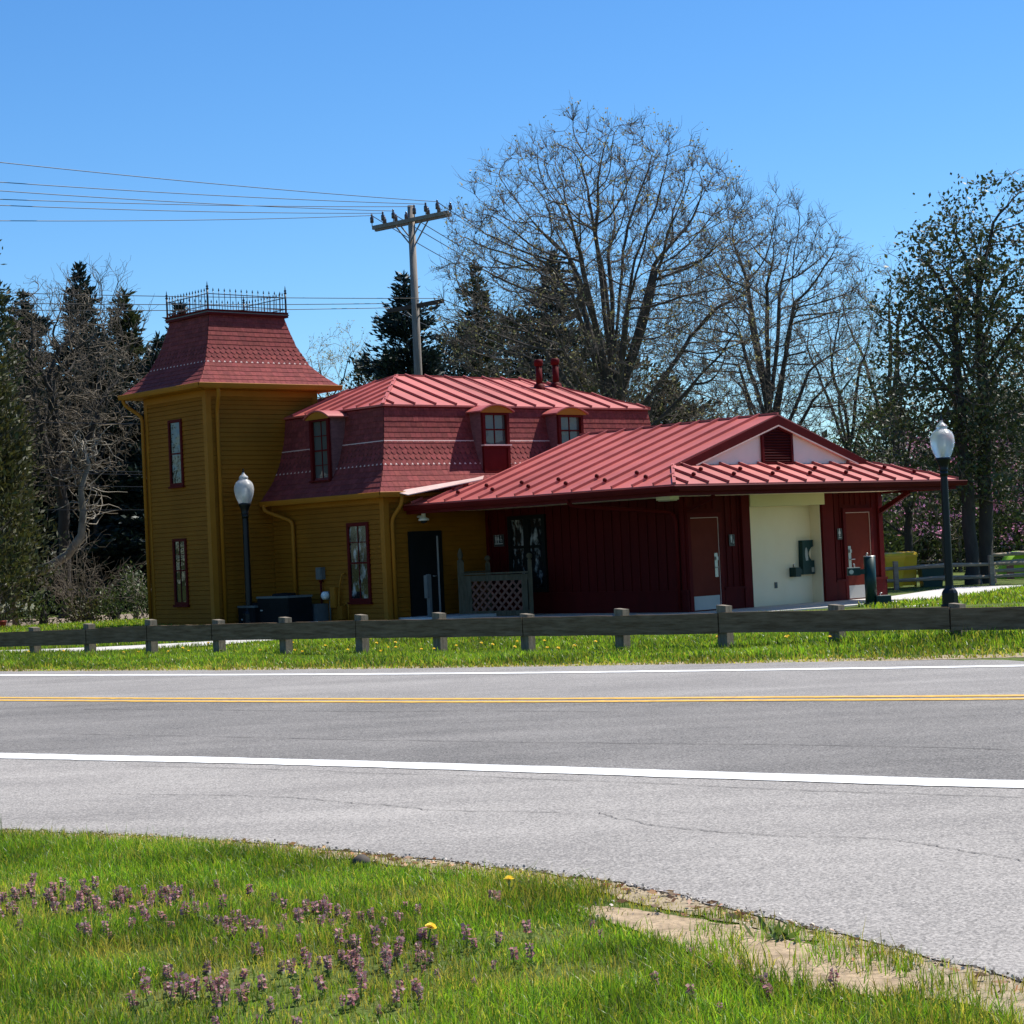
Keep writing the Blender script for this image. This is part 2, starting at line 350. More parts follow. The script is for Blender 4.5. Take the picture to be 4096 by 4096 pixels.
# ------------------------------------------------------------------ the ground, road and paths
FEN0 = np.array([-10.05, 41.3]); FEN1 = np.array([5.94, 27.3])
FDIR = (FEN1 - FEN0) / np.linalg.norm(FEN1 - FEN0); FLEN = np.linalg.norm(FEN1 - FEN0)
FNRM = np.array([-FDIR[1], FDIR[0]])
if FNRM[1] < 0: FNRM = -FNRM
GS = np.array([-0.5, 0, 5, 8, 11, 12.5]) / 11 * FLEN; GZ = np.array([-.18, -.18, -.17, -.09, .09, .12])
def gz(x, y):
    x = np.asarray(x, float); y = np.asarray(y, float)
    dx, dy = x - FEN0[0], y - FEN0[1]
    s = dx * FDIR[0] + dy * FDIR[1]; d = dx * FNRM[0] + dy * FNRM[1]
    amp = np.interp(s, GS, GZ)
    return amp * np.where(d < 0, np.exp(-(d / 1.7) ** 2), np.exp(-(d / 3.5) ** 2))
gx = np.unique(np.concatenate([np.linspace(-900, -60, 12), np.linspace(-60, -16, 20), np.arange(-16, 18, .6), np.linspace(18, 60, 20), np.linspace(60, 900, 12)]))
gy = np.unique(np.concatenate([np.linspace(-300, -10, 8), np.linspace(-10, 24, 24), np.arange(24, 56, .6), np.linspace(56, 110, 22), np.linspace(110, 1500, 12)]))
XX, YY = np.meshgrid(gx, gy); ZZ = gz(XX, YY)
V = np.stack([XX.ravel(), YY.ravel(), ZZ.ravel()], 1); nx, ny = len(gx), len(gy)
ii = (np.arange(ny - 1)[:, None] * nx + np.arange(nx - 1)[None]).ravel()
ground = link_mesh('ground', mesh_np('ground', V, np.stack([ii, ii + 1, ii + nx + 1, ii + nx], 1), mat=M['ground'], smooth=True)); tag(ground, kind='structure')

FAR_EDGE = [(-30, 46.8), (-18, 38.8), (-8.39, 32.33), (-3.72, 29.24), (-0.10, 27.12), (2.87, 25.65), (6.11, 24.21), (14, 20.9), (30, 14.5)]
FAR_WHITE = [(-30, 45.2), (-18, 37.5), (-8.05, 31.0), (-3.69, 28.0), (-0.09, 25.74), (3.0, 24.1), (5.75, 22.79), (14, 19.2), (30, 12.7)]
YELLOW = [(-30, 40.0), (-18, 32.4), (-6.53, 25.11), (-3.02, 22.82), (-0.09, 21.03), (2.44, 19.71), (4.67, 18.56), (14, 14.2), (30, 7.5)]
NEAR_WHITE = [(-30, 34.2), (-18, 26.4), (-4.54, 17.38), (-2.13, 15.90), (-0.09, 14.51), (1.62, 13.30), (3.07, 12.31), (14, 5.8), (30, -2)]
NEAR_EDGE = [(-30, 30.5), (-18, 22.6), (-5, 13.5), (-3.26, 12.40), (-2.33, 11.86), (-1.48, 11.28), (-0.54, 10.43), (0.26, 9.63), (0.81, 8.77), (1.09, 8.27), (1.47, 7.48), (1.72, 7.03), (2.3, 5.5), (4.5, 1.0), (8, -6), (20, -20)]
def resample(pts, n):
    p = np.array(pts, float); d = np.concatenate([[0], np.cumsum(np.linalg.norm(np.diff(p, axis=0), axis=1))])
    m = np.empty_like(p); m[1:-1] = (p[2:] - p[:-2]) / (d[2:] - d[:-2])[:, None]; m[0] = (p[1] - p[0]) / (d[1] - d[0]); m[-1] = (p[-1] - p[-2]) / (d[-1] - d[-2])
    s = np.linspace(0, d[-1], n); i = np.clip(np.searchsorted(d, s) - 1, 0, len(p) - 2); h = (d[i + 1] - d[i])[:, None]; t = ((s - d[i])[:, None]) / h
    return (2 * t ** 3 - 3 * t ** 2 + 1) * p[i] + (t ** 3 - 2 * t ** 2 + t) * h * m[i] + (-2 * t ** 3 + 3 * t ** 2) * p[i + 1] + (t ** 3 - t ** 2) * h * m[i + 1]
def strip(name, top, bot, z, m, th=0.0):
    n = len(top); V = np.zeros((2 * n, 3)); V[:n, :2] = top; V[n:, :2] = bot; V[:, 2] = z
    i = np.arange(n - 1); me = mesh_np(name, V, np.stack([n + i, n + i + 1, i + 1, i], 1), mat=m)
    return tag(link_mesh(name, me), kind='structure')
def rough_edge(pts, n, amp, seed):
    p = resample(pts, n); r = np.random.default_rng(seed)
    t = np.gradient(p, axis=0); nn = np.stack([-t[:, 1], t[:, 0]], 1); nn /= np.linalg.norm(nn, axis=1)[:, None]
    k = r.normal(size=n); k = np.convolve(k, np.ones(5) / 5, 'same') * 1.4 + r.normal(size=n) * .35
    return p + nn * (k * amp)[:, None]
N = 700
fe = rough_edge(FAR_EDGE, N, .07, 1); ne = rough_edge(NEAR_EDGE, 1400, .028, 2)
yl = resample(YELLOW, N); nw = resample(NEAR_WHITE, N); fw_ = resample(FAR_WHITE, N)
def ribbon(name, top, bot, z, m, xs):
    t = np.array(top); u = np.array(bot); t = t[np.argsort(t[:, 0])]; u = u[np.argsort(u[:, 0])]
    strip(name, np.stack([xs, np.interp(xs, t[:, 0], t[:, 1])], 1), np.stack([xs, np.interp(xs, u[:, 0], u[:, 1])], 1), z, m)
XS = np.concatenate([np.linspace(-29.5, -6, 160), np.linspace(-6, 7, 900), np.linspace(7, 20, 80)])
ribbon('road', fe, yl, 0.012, M['asphalt_far'], XS); ribbon('road', yl, nw, 0.012, M['asphalt'], XS)
# the shoulder reaches from the near white line to the grass
ribbon('road_shoulder', nw, ne, 0.012, M['asphalt_shoulder'], XS)
def band(name, pts, wd, z, m, off=0.0, seed=0):
    p = resample(pts, 500); t = np.gradient(p, axis=0); nn = np.stack([-t[:, 1], t[:, 0]], 1); nn /= np.linalg.norm(nn, axis=1)[:, None]
    r = np.random.default_rng(seed); j = r.normal(size=(2, 500)) * .006
    strip(name, p + nn * (off + wd / 2 + j[0])[:, None], p + nn * (off - wd / 2 + j[1])[:, None], z, m)
band('road_marking', FAR_WHITE, 0.27, 0.0175, M['paint_white'], np.zeros(500), 1)
wn = 0.36 + 0.05 * np.linspace(-1, 1, 500)
band('road_marking', NEAR_WHITE, wn, 0.0175, M['paint_white'], np.zeros(500), 2)
band('road_marking', YELLOW, 0.18, 0.0175, M['paint_yellow'], np.full(500, .22), 3)
band('road_marking', YELLOW, 0.18, 0.0175, M['paint_yellow'], np.full(500, -.14), 4)

def crack(pts, wd, seed):
    r = np.random.default_rng(seed); p = resample(pts, 90); t = np.gradient(p, axis=0); nn = np.stack([-t[:, 1], t[:, 0]], 1); nn /= np.linalg.norm(nn, axis=1)[:, None]
    k = np.cumsum(r.normal(size=90)) * .012; p = p + nn * (k - k.mean())[:, None]; h = (wd * r.uniform(.25, 1, 90))[:, None]
    strip('road_crack', p + nn * h, p - nn * h, .0165, M['crack'])
M['crack'] = mat('dark_crack', (0.055, 0.05, 0.047), (0.12, 0.11, 0.10), rough=0.95, scale=20)
crack([(-3.2, 16.0), (-1.2, 14.7), (.3, 13.65), (1.9, 12.45), (3.4, 11.5)], .007, 1)
crack([(-2.9, 14.1), (-1.6, 13.4), (-.6, 12.4), (.2, 12.0)], .006, 2)
crack([(.4, 11.9), (1.0, 10.9), (1.9, 10.3), (2.6, 9.2)], .006, 3)
crack([(-4.5, 19.4), (-1, 17.1), (2.2, 15.2), (4.4, 13.6)], .009, 4)
crack([(-5.0, 22.6), (-2, 20.8), (1, 19.1)], .011, 5)

def flat(name, poly, z, m, seed=0, amp=0.0, sub=8, fz=None):
    p = []
    r = np.random.default_rng(seed)
    for i in range(len(poly)):
        a = np.array(poly[i]); b = np.array(poly[(i + 1) % len(poly)])
        for k in range(sub): p.append(a + (b - a) * k / sub + (r.normal(size=2) * amp if k else 0))
    zz = [z + (float(gz(*q)) if fz else 0) for q in p]
    mb = MB(); mb.add([(q[0], q[1], zi) for q, zi in zip(p, zz)], [tuple(range(len(p)))])
    return tag(mb.build(name, m), kind='structure')
DIRT = [(0.19, 8.84), (0.35, 8.86), (0.58, 8.60), (0.90, 8.24), (1.02, 7.92), (1.18, 7.74), (1.33, 7.36), (1.40, 7.00), (1.22, 6.90), (0.98, 7.02), (0.80, 7.30), (0.64, 7.72), (0.48, 8.14), (0.30, 8.54)]
DIRT2 = [(1.22, 7.08), (1.33, 7.24), (1.45, 7.34), (1.6, 7.18), (1.78, 6.85), (2.1, 5.9), (1.75, 5.9), (1.57, 6.4), (1.47, 6.72), (1.32, 6.86)]
flat('dirt_patch', DIRT, 0.008, M['dirt'], 3, .012)
flat('dirt_patch', DIRT2, 0.006, M['straw_soil'], 4, .012)
# straw-coloured verge along both asphalt edges
ve = rough_edge([(x, y + .55) for x, y in FAR_EDGE], N, .12, 9)
V = np.zeros((2 * N, 3)); V[:N, :2] = ve; V[N:, :2] = fe - np.array([0, .1]); V[:, 2] = gz(V[:, 0], V[:, 1]) + .006
i = np.arange(N - 1); tag(link_mesh('verge', mesh_np('verge', V, np.stack([N + i, N + i + 1, i + 1, i], 1), mat=M['straw_soil'])), kind='structure')
v2 = rough_edge([(x - .12, y - .16) for x, y in NEAR_EDGE], 1400, .03, 10)
strip('verge', ne + np.array([.05, .06]), v2, 0.0065, M['straw_soil'])

# concrete path to the yellow house and the slab around the red annex
PL = resample([(-16, 46.5), (-11.38, 43.7), (-9.50, 42.5), (-7.84, 41.7), (-6.01, 41.3), (-4.28, 41.8), (-3.07, 43.05), (-1.9, 45.8)], 60)
PH = resample([(-17, 48.0), (-12.0, 45.0), (-9.95, 43.8), (-8.0, 43.0), (-6.2, 42.6), (-4.9, 43.3), (-4.1, 44.2), (-3.0, 46.5)], 60)
V = np.zeros((120, 3)); V[:60, :2] = PH; V[60:, :2] = PL; V[:, 2] = gz(V[:, 0], V[:, 1]) + .02
i = np.arange(59); tag(link_mesh('path', mesh_np('path', V, np.stack([60 + i, 61 + i, i + 1, i], 1), mat=M['concrete'])), kind='structure')
slab = MB()
P_ = [W(4.78, 2.0, .03), W(13.6, 2.0, .03), W(14.1, 8.0, .03), W(14.2, 10.6, .03), W(13.1, 14.0, .03), W(11.0, 18.5, .03), W(9.3, 17.6, .03), W(11.55, 12.1, .03), W(11.5, 5.1, .03), W(4.78, 5.0, .03)]
slab.slab([tuple(p) for p in P_], .2)
tag(slab.build('pavement', M['concrete']), kind='structure')
flat('path', [(8.25, 42.7), (8.55, 42.4), (9.25, 43.45), (9.0, 43.75)], .012, M['concrete'])
BED = [(-19, 57.0), (-14.88, 57.3), (-13.44, 57.32), (-12.06, 58.42), (-11.2, 59.6), (-9.5, 61.5), (-9.5, 68), (-19, 68)]
flat('garden_bed', BED, .012, M['mulch'], 6, .1)

# ------------------------------------------------------------------ the yellow house with its tower
house = empty('mansard_house', SITE, -YAW, 'ochre yellow clapboard house with square tower and red mansard roof', 'house')
TA, TB, TZ = 2.96, 3.37, 6.06
HA0, HA1, HB0, HB1, HZ = -2.0, 4.73, 1.85, 11.9, 3.07

def clap(z0, z1, h=.116, d=.018):
    n = max(1, round((z1 - z0) / h)); h = (z1 - z0) / n; pr = []
    for i in range(n): pr += [(d, z0 + i * h), (0.002, z0 + (i + 1) * h - .011), (-.03, z0 + (i + 1) * h - .009), (-.03, z0 + (i + 1) * h)]
    return pr
def wall_face(mb, face, c, u0, u1, z0, z1):
    if face == 'A': mb.extrude(clap(z0, z1), (u0, c), (u1, c), (0, -1))
    elif face == 'B': mb.extrude(clap(z0, z1), (c, u0), (c, u1), (1, 0))
    elif face == 'C': mb.extrude(clap(z0, z1), (u1, c), (u0, c), (0, 1))
    else: mb.extrude(clap(z0, z1), (c, u1), (c, u0), (-1, 0))

m = MB()
wall_face(m, 'A', 0, -TA, 0, 0, TZ); wall_face(m, 'B', 0, 0, TB, 0, TZ); wall_face(m, 'C', TB, -TA, 0, 0, TZ); wall_face(m, 'D', -TA, 0, TB, 0, TZ)
m.build('tower_wall', M['ochre'], house)
m = MB()
wall_face(m, 'A', HB0, .02, HA1, 0, HZ); wall_face(m, 'B', HA1, HB0, HB1, 0, HZ); wall_face(m, 'C', HB1, HA0, HA1, 0, HZ); wall_face(m, 'D', HA0, TB, HB1, 0, HZ)
m.build('house_wall', M['ochre'], house)
def corner(a, b, z1, sa, sb):   # corner boards wrap an outside corner
    m = MB(); w_ = .13; t_ = .028
    m.box(min(a, a - sa * w_), max(a, a - sa * w_), min(b, b + sb * t_), max(b, b + sb * t_), 0, z1)
    m.box(min(a, a + sa * t_), max(a, a + sa * t_), min(b + sb * t_, b - sb * w_), max(b + sb * t_, b - sb * w_), 0, z1)
    m.build('corner_board', M['ochre_trim'], house)
corner(0, 0, TZ - .26, 1, -1); corner(-TA, 0, TZ - .26, -1, -1); corner(0, TB, TZ - .26, 1, 1); corner(HA1, HB0, HZ - .2, 1, -1)
m = MB()   # frieze boards
m.box(-TA - .03, .03, -.03, .0, TZ - .26, TZ - .02); m.box(0, .03, .0, TB + .03, TZ - .26, TZ - .02)
m.build('frieze_board', M['ochre_trim'], house)
m = MB(); m.box(.02, HA1 + .03, HB0 - .03, HB0, HZ - .2, HZ - .02); m.box(HA1, HA1 + .03, HB0, HB1, HZ - .2, HZ - .02)
m.build('frieze_board', M['ochre_trim'], house)

def interp(tab, x):
    return float(np.interp(x, [p[0] for p in tab], [p[1] for p in tab]))
def mansard(name, rect, z0, z1, total, tab, rows, scal, sides, wsh=.165):
    """rect = eave rectangle a0,a1,b0,b1; total = how far the top stands inside the eave; tab maps fraction-from-top to offset"""
    a0, a1, b0, b1 = rect; m = MB(); rnd = random.Random(sum(map(ord, name)))
    ins = lambda t: total * (1 - interp(tab, 1 - t))
    zz = lambda t: z0 + (z1 - z0) * t
    def corner_pts(side, t):
        d = ins(t); z = zz(t)
        c = {'A': ((a0 + d, b0 + d), (a1 - d, b0 + d)), 'B': ((a1 - d, b0 + d), (a1 - d, b1 - d)), 'C': ((a1 - d, b1 - d), (a0 + d, b1 - d)), 'D': ((a0 + d, b1 - d), (a0 + d, b0 + d))}[side]
        return Vector((*c[0], z)), Vector((*c[1], z))
    m.mi = 1
    for side in 'ABCD':
        for k in range(rows):
            l0, r0 = corner_pts(side, k / rows); l1, r1 = corner_pts(side, (k + 1) / rows)
            m.add([l0, r0, r1, l1], [(0, 1, 2, 3)])
    m.mi = 0
    for side in sides:
        outv = {'A': Vector((0, -1, 0)), 'B': Vector((1, 0, 0)), 'C': Vector((0, 1, 0)), 'D': Vector((-1, 0, 0))}[side]
        for k in range(rows):
            t0, t1 = k / rows, (k + 1) / rows
            l0, r0 = corner_pts(side, t0); l1, r1 = corner_pts(side, t1)
            ln = (r0 - l0).length; u = (r0 - l0) / ln; e1 = (l1 - l0).dot(u); e2 = (r1 - l0).dot(u)
            base = l0; upv = (l1 - l0) - u * e1
            nrm = u.cross(upv).normalized()
            if nrm.dot(outv) < 0: nrm = -nrm
            lift = .015; sc_ = k in scal
            st = (k % 2) * .5 * wsh
            j = -1
            while True:
                j += 1; s0 = j * wsh - st; s1 = s0 + wsh - .006
                if s0 > ln: break
                b_0, b_1 = max(s0, 0), min(s1, ln); t_0, t_1 = max(s0, e1), min(s1, e2)
                if b_1 - b_0 < .01: continue
                if t_1 <= t_0: t_0 = t_1 = min(max((t_0 + t_1) / 2, e1), e2)
                v = rnd.uniform(.82, 1.16); m.tc = (v, v * rnd.uniform(.95, 1.05), v * rnd.uniform(.95, 1.05))
                top = [base + u * t_1 + upv * 1.06 + nrm * .004, base + u * t_0 + upv * 1.06 + nrm * .004]
                if sc_:
                    bot = []
                    for q in range(7):
                        f = q / 6; x = s0 + (s1 - s0) * f; x = min(max(x, 0), ln)
                        drop = .42 - .58 * math.sin(math.pi * f)
                        bot.append(base + u * x + upv * drop * .95 + nrm * lift)
                else:
                    jag = rnd.uniform(-.03, .03)
                    bot = [base + u * b_0 + upv * jag + nrm * lift, base + u * b_1 + upv * jag + nrm * lift]
                poly = bot + top; n = len(poly)
                low = [p - nrm * .013 for p in bot]
                m.add(poly + low, [tuple(range(n))] + [(i, n + i, n + i + 1, i + 1) for i in range(len(bot) - 1)])
    m.tc = None
    return m.build(name, [M['shingle'], M['shingle_under']], house, tint=True), corner_pts

# tower roof
t_rect = (-TA - .45, .45, -.45, TB + .45)
TT = [(0, 0), (.23, .11), (.47, .25), (.70, .45), (.85, .69), (1, 1)]
TZ1 = 8.0
tr, tcp = mansard('tower_roof', t_rect, TZ + .02, TZ1, 1.0, TT, 16, (5, 6, 7, 8), 'AB')
def flash_strip(cp, t, name='flashing', hgt=.03):
    m = MB()
    for side, o in (('A', Vector((0, -1, 0))), ('B', Vector((1, 0, 0)))):
        l, r = cp(side, t); l2, r2 = cp(side, t + .02)
        m.add([l + o * .012, r + o * .012, r2 + o * .012, l2 + o * .012], [(0, 1, 2, 3)])
    m.build(name, M['flashing'], house)
flash_strip(tcp, 5 / 16 + .004)
m = MB()   # cornice at the top of the tower
a0, a1, b0, b1 = -TA + .45, -.45, .45, TB - .45
m.box(a0, a1, b0, b1, TZ1 - .06, TZ1 + .07); m.build('cornice', M['red_trim'], house)
m = MB(); m.box(a0 - .015, a1 + .015, b0 - .015, b1 + .015, TZ1 - .005, TZ1 + .022); m.build('cornice_edge', M['grey_box'], house)
m = MB(); mx_, my_ = (a0 + a1) / 2, (b0 + b1) / 2
m.add([(a0 - .04, b0 - .04, TZ1 + .072), (a1 + .04, b0 - .04, TZ1 + .072), (a1 + .04, b1 + .04, TZ1 + .072), (a0 - .04, b1 + .04, TZ1 + .072), (mx_, my_, TZ1 + .2)], [(0, 1, 4), (1, 2, 4), (2, 3, 4), (3, 0, 4)])
m.build('tower_cap', M['metal_red'], house)
# iron cresting
rail = MB().build('roof_railing', M['iron'], house) if False else None
cr = MB(); zc = TZ1 + .07; cor = [(a0 + .04, b0 + .04), (a1 - .04, b0 + .04), (a1 - .04, b1 - .04), (a0 + .04, b1 - .04)]
for k in range(4):
    p = Vector((*cor[k], zc)); q = Vector((*cor[(k + 1) % 4], zc))
    for h in (.1, .40): cr.bar(p + Vector((0, 0, h)), q + Vector((0, 0, h)), .016, .02)
cresting = cr.build('roof_railing', M['iron'], house)
pk = MB(); pk.tube([(0, 0, .02), (0, 0, .50)], .009, 5); pk.lathe([(.004, .46), (.02, .49), (.002, .56)], n=6)
pp = MB(); pp.tube([(0, 0, -.02), (0, 0, .52)], .026, 8); pp.lathe([(.026, .50), (.045, .52), (.02, .55), (.038, .585), (.012, .62), (.014, .64), (.002, .72)], n=8)
first = None
for k in range(4):
    p = Vector((*cor[k], zc)); q = Vector((*cor[(k + 1) % 4], zc))
    o = pp.build('railing_post', M['iron'], cresting) if k == 0 else o.copy()
    if k: col.objects.link(o)
    o.location = p
    for i_ in range(1, 14):
        if first is None: first = pk.build('picket', M['iron'], cresting); c_ = first
        else: c_ = first.copy(); col.objects.link(c_)
        c_.location = p.lerp(q, i_ / 14)

# mansard of the house
h_rect = (HA0 - .36, HA1 + .36, HB0 - .36, HB1 + .36)
HT = [(0, 0), (.28, .085), (.55, .27), (.77, .53), (1, 1)]
HZ1 = 5.27
hr, hcp = mansard('mansard_roof', h_rect, HZ + .02, HZ1, .9, HT, 16, (5, 6, 7, 8), 'AB')
flash_strip(hcp, 5 / 16 + .004); flash_strip(hcp, 9 / 16 + .012)
ma0, ma1, mb0, mb1 = HA0 + .54, HA1 - .54, HB0 + .54, HB1 - .54
m = MB(); m.box(ma0 - .02, ma1 + .02, mb0 - .02, mb1 + .02, HZ1 - .08, HZ1 - .047); m.build('roof_fascia', M['red_trim'], house)

def seam_roof(mb, poly_fn, lines, th=.032, h=.058):
    for p, q in lines: mb.bar(Vector(p) + Vector((0, 0, h / 2)), Vector(q) + Vector((0, 0, h / 2)), th, h)
m = MB()
ea0, ea1, eb0, eb1 = ma0 - .07, ma1 + .07, mb0 - .07, mb1 + .07; ez = HZ1
RA, RZ, RB0, RB1 = 1.37, 6.30, mb0 + 2.62, 9.65
c = [(ea0, eb0, ez), (ea1, eb0, ez), (ea1, eb1, ez), (ea0, eb1, ez)]; r0 = (RA, RB0, RZ); r1 = (RA, RB1, RZ - .03)
m.add(c + [r0, r1], [(0, 1, 4), (1, 2, 5, 4), (2, 3, 5), (3, 0, 4, 5)])
m.add(c + [(x, y, z - .045) for x, y, z in c], [(0, 4, 5, 1), (1, 5, 6, 2), (2, 6, 7, 3), (3, 7, 4, 0), (4, 7, 6, 5)])
ln = []
b = eb0 + .33
while b < eb1 - .1:
    if b < RB0: f = (b - eb0) / (RB0 - eb0)
    elif b > RB1: f = (eb1 - b) / (eb1 - RB1)
    else: f = 1
    ln.append(((ea1, b, ez), (ea1 + (RA - ea1) * f, b, ez + (RZ - ez) * f))); b += .66
a = ea0 + .3
while a < ea1 - .05:
    f = (ea1 - a) / (ea1 - RA) if a > RA else (a - ea0) / (RA - ea0)
    ln.append(((a, eb0, ez), (a, eb0 + (RB0 - eb0) * f, ez + (RZ - ez) * f))); a += .55
seam_roof(m, None, ln)
for p, q in ((c[1], r0), (c[0], r0), (c[2], r1), (r0, r1)): m.bar(Vector(p) + Vector((0, 0, .015)), Vector(q) + Vector((0, 0, .015)), .09, .03)
m.build('metal_roof', M['metal_red'], house)
for (a_, b_) in ((2.27, 9.2), (2.06, 10.0)):   # vent pipes
    z_ = ez + (ea1 - a_) / (ea1 - RA) * (RZ - ez)
    z_ = min(z_, ez + (eb1 - b_) / (eb1 - RB1) * (RZ - ez)) if b_ > RB1 else z_
    m = MB(); m.tube([(a_, b_, z_ - .1), (a_, b_, z_ + .62)], .088, 12); m.lathe([(.17, -.05), (.15, .06), (.092, .1)], (a_, b_, z_), 12)
    vp = m.build('vent_pipe', M['red_trim'], house)
    m = MB(); m.lathe([(.088, .58), (.12, .6), (.125, .72), (.10, .76), (.002, .77)], (a_, b_, z_), 12); m.build('pipe_cap', M['red_trim'], vp)

# gutters and downspouts
def gutter(p, q, out, m_, parent, z, h=.13, d=.12):
    mb = MB(); mb.extrude([(0, z), (d * .75, z - h), (d * .75 - .001, z - h + .002), (d * .9, z - h * .6), (d, z - .01), (d - .012, z), (d - .012, z - .02), (.01, z - .02)], p, q, out)
    # closed underside
    mb.extrude([(0, z), (0, z - h), (d * .75, z - h)], p, q, out)
    return mb.build('gutter', m_, parent)
e = .40
m = MB(); m.box(-TA - e, e, -e, TB + e, TZ - .1, TZ + .0); m.build('soffit', M['ochre_trim'], house)
gutter((-TA - e - .1, -e), (e + .1, -e), (0, -1), M['ochre_trim'], house, TZ + .04); gutter((e, -e - .1), (e, TB + e + .1), (1, 0), M['ochre_trim'], house, TZ + .04)
gutter((-TA - e, TB + e), (-TA - e, -e - .1), (-1, 0), M['ochre_trim'], house, TZ + .04)
e = .30
m = MB(); m.box(.03, HA1 + e, HB0 - e, HB0, HZ - .08, HZ); m.box(HA1, HA1 + e, HB0 + .001, HB1, HZ - .08, HZ - .001); m.build('soffit', M['ochre_trim'], house)
gutter((.03, HB0 - e), (HA1 + e + .1, HB0 - e), (0, -1), M['ochre_trim'], house, HZ + .04); gutter((HA1 + e, HB0 - e - .1), (HA1 + e, HB0 + .65), (1, 0), M['ochre_trim'], house, HZ + .04)
def downspout(pts, m_, parent, r=.048):
    mb = MB(); pts = [Vector(p) for p in pts]; sm = [pts[0]]
    for i in range(1, len(pts) - 1):
        a_, b_, c_ = pts[i - 1], pts[i], pts[i + 1]
        r1_ = min(.12, (b_ - a_).length * .45); r2_ = min(.12, (c_ - b_).length * .45)
        sm += [b_ + (a_ - b_).normalized() * r1_, (b_ + (b_ + (a_ - b_).normalized() * r1_) * .5 + (b_ + (c_ - b_).normalized() * r2_) * .5) / 2, b_ + (c_ - b_).normalized() * r2_]
    sm.append(pts[-1]); mb.tube(sm, r, 8); return mb.build('downspout', m_, parent)
downspout([(.42, .10, TZ - .03), (.42, .12, TZ - .25), (.09, .26, TZ - .62), (.09, .26, .05)], M['ochre_trim'], house)
downspout([(-TA - .40, -.42, TZ - .03), (-TA - .40, -.40, TZ - .2), (-TA - .02, -.09, TZ - .55), (-TA - .02, -.09, .05)], M['ochre_trim'], house)
downspout([(.22, HB0 - .40, HZ - .05), (.22, HB0 - .40, HZ - .2), (1.02, HB0 - .09, HZ - .5), (1.02, HB0 - .09, .05)], M['ochre_trim'], house)
downspout([(HA1 + .40, HB0 + .25, HZ - .05), (HA1 + .40, HB0 + .25, HZ - .25), (HA1 + .10, HB0 + .16, HZ - .6), (HA1 + .10, HB0 + .16, .05)], M['ochre_trim'], house)

def window(parent, face, c, u0, u1, z0, z1, fr, gm, fm, mv=(), mh=(), sill=True, proud=.05):
    m = MB()
    m.fbox(face, c, u0, u0 + fr, .0, proud, z0, z1); m.fbox(face, c, u1 - fr, u1, .0, proud, z0, z1)
    m.fbox(face, c, u0 + fr, u1 - fr, .0, proud, z1 - fr, z1); m.fbox(face, c, u0 + fr, u1 - fr, .0, proud, z0, z0 + fr)
    o = m.build('window', fm, parent)
    g = MB(); g.fbox(face, c, u0 + fr - .001, u1 - fr + .001, .005, .021, z0 + fr - .001, z1 - fr + .001); g.build('pane', gm, o)
    if mv or mh:
        g = MB()
        for x in mv: g.fbox(face, c, x - .012, x + .012, .018, .036, z0 + fr, z1 - fr)
        for x, t_ in mh: g.fbox(face, c, u0 + fr, u1 - fr, .018, .039, x - t_, x + t_)
        g.build('muntin', fm, o)
    if sill:
        g = MB(); g.fbox(face, c, u0 - .03, u1 + .03, .0, proud + .04, z0 - .05, z0 - .002); g.build('sill', fm, o)
    return o
window(house, 'A', 0, -1.80, -1.16, 3.62, 5.32, .075, M['glass'], M['red_trim'], (), ((4.45, .018),))
window(house, 'A', 0, -1.82, -1.17, .57, 2.27, .075, M['glass'], M['red_trim'], (-1.5,), ((1.45, .018), (1.86, .008)))
window(house, 'A', HB0, 3.24, 4.12, .50, 2.43, .09, M['glass_painted_reflection'], M['red_trim'], (3.68,), ((1.45, .02), (1.95, .010)))
# side door under the annex canopy
d = MB(); d.fbox('B', HA1, 2.62, 3.42, .02, .05, .1, 2.05); do = d.build('door', M['dark_door'], house)
f_ = MB(); f_.fbox('B', HA1, 2.52, 2.62, .016, .08, .1, 2.15); f_.fbox('B', HA1, 3.42, 3.52, .016, .08, .1, 2.15); f_.fbox('B', HA1, 2.62, 3.42, .016, .08, 2.05, 2.15); f_.build('door_frame', M['dark_door'], do)
h_ = MB(); h_.fbox('B', HA1, 3.37, 3.395, .05, .085, .15, 2.02); h_.build('door_edge_strip', M['kick'], do)
h_ = MB(); h_.tube([(HA1 + .05, 3.28, 1.05), (HA1 + .11, 3.28, 1.05), (HA1 + .11, 3.17, 1.05)], .012, 6); h_.build('handle', M['steel'], do)
m = MB(); m.box(HA1 + .02, HA1 + 1.6, 2.1, 4.9, .0, .1); m.build('door_step', M['concrete'], house)

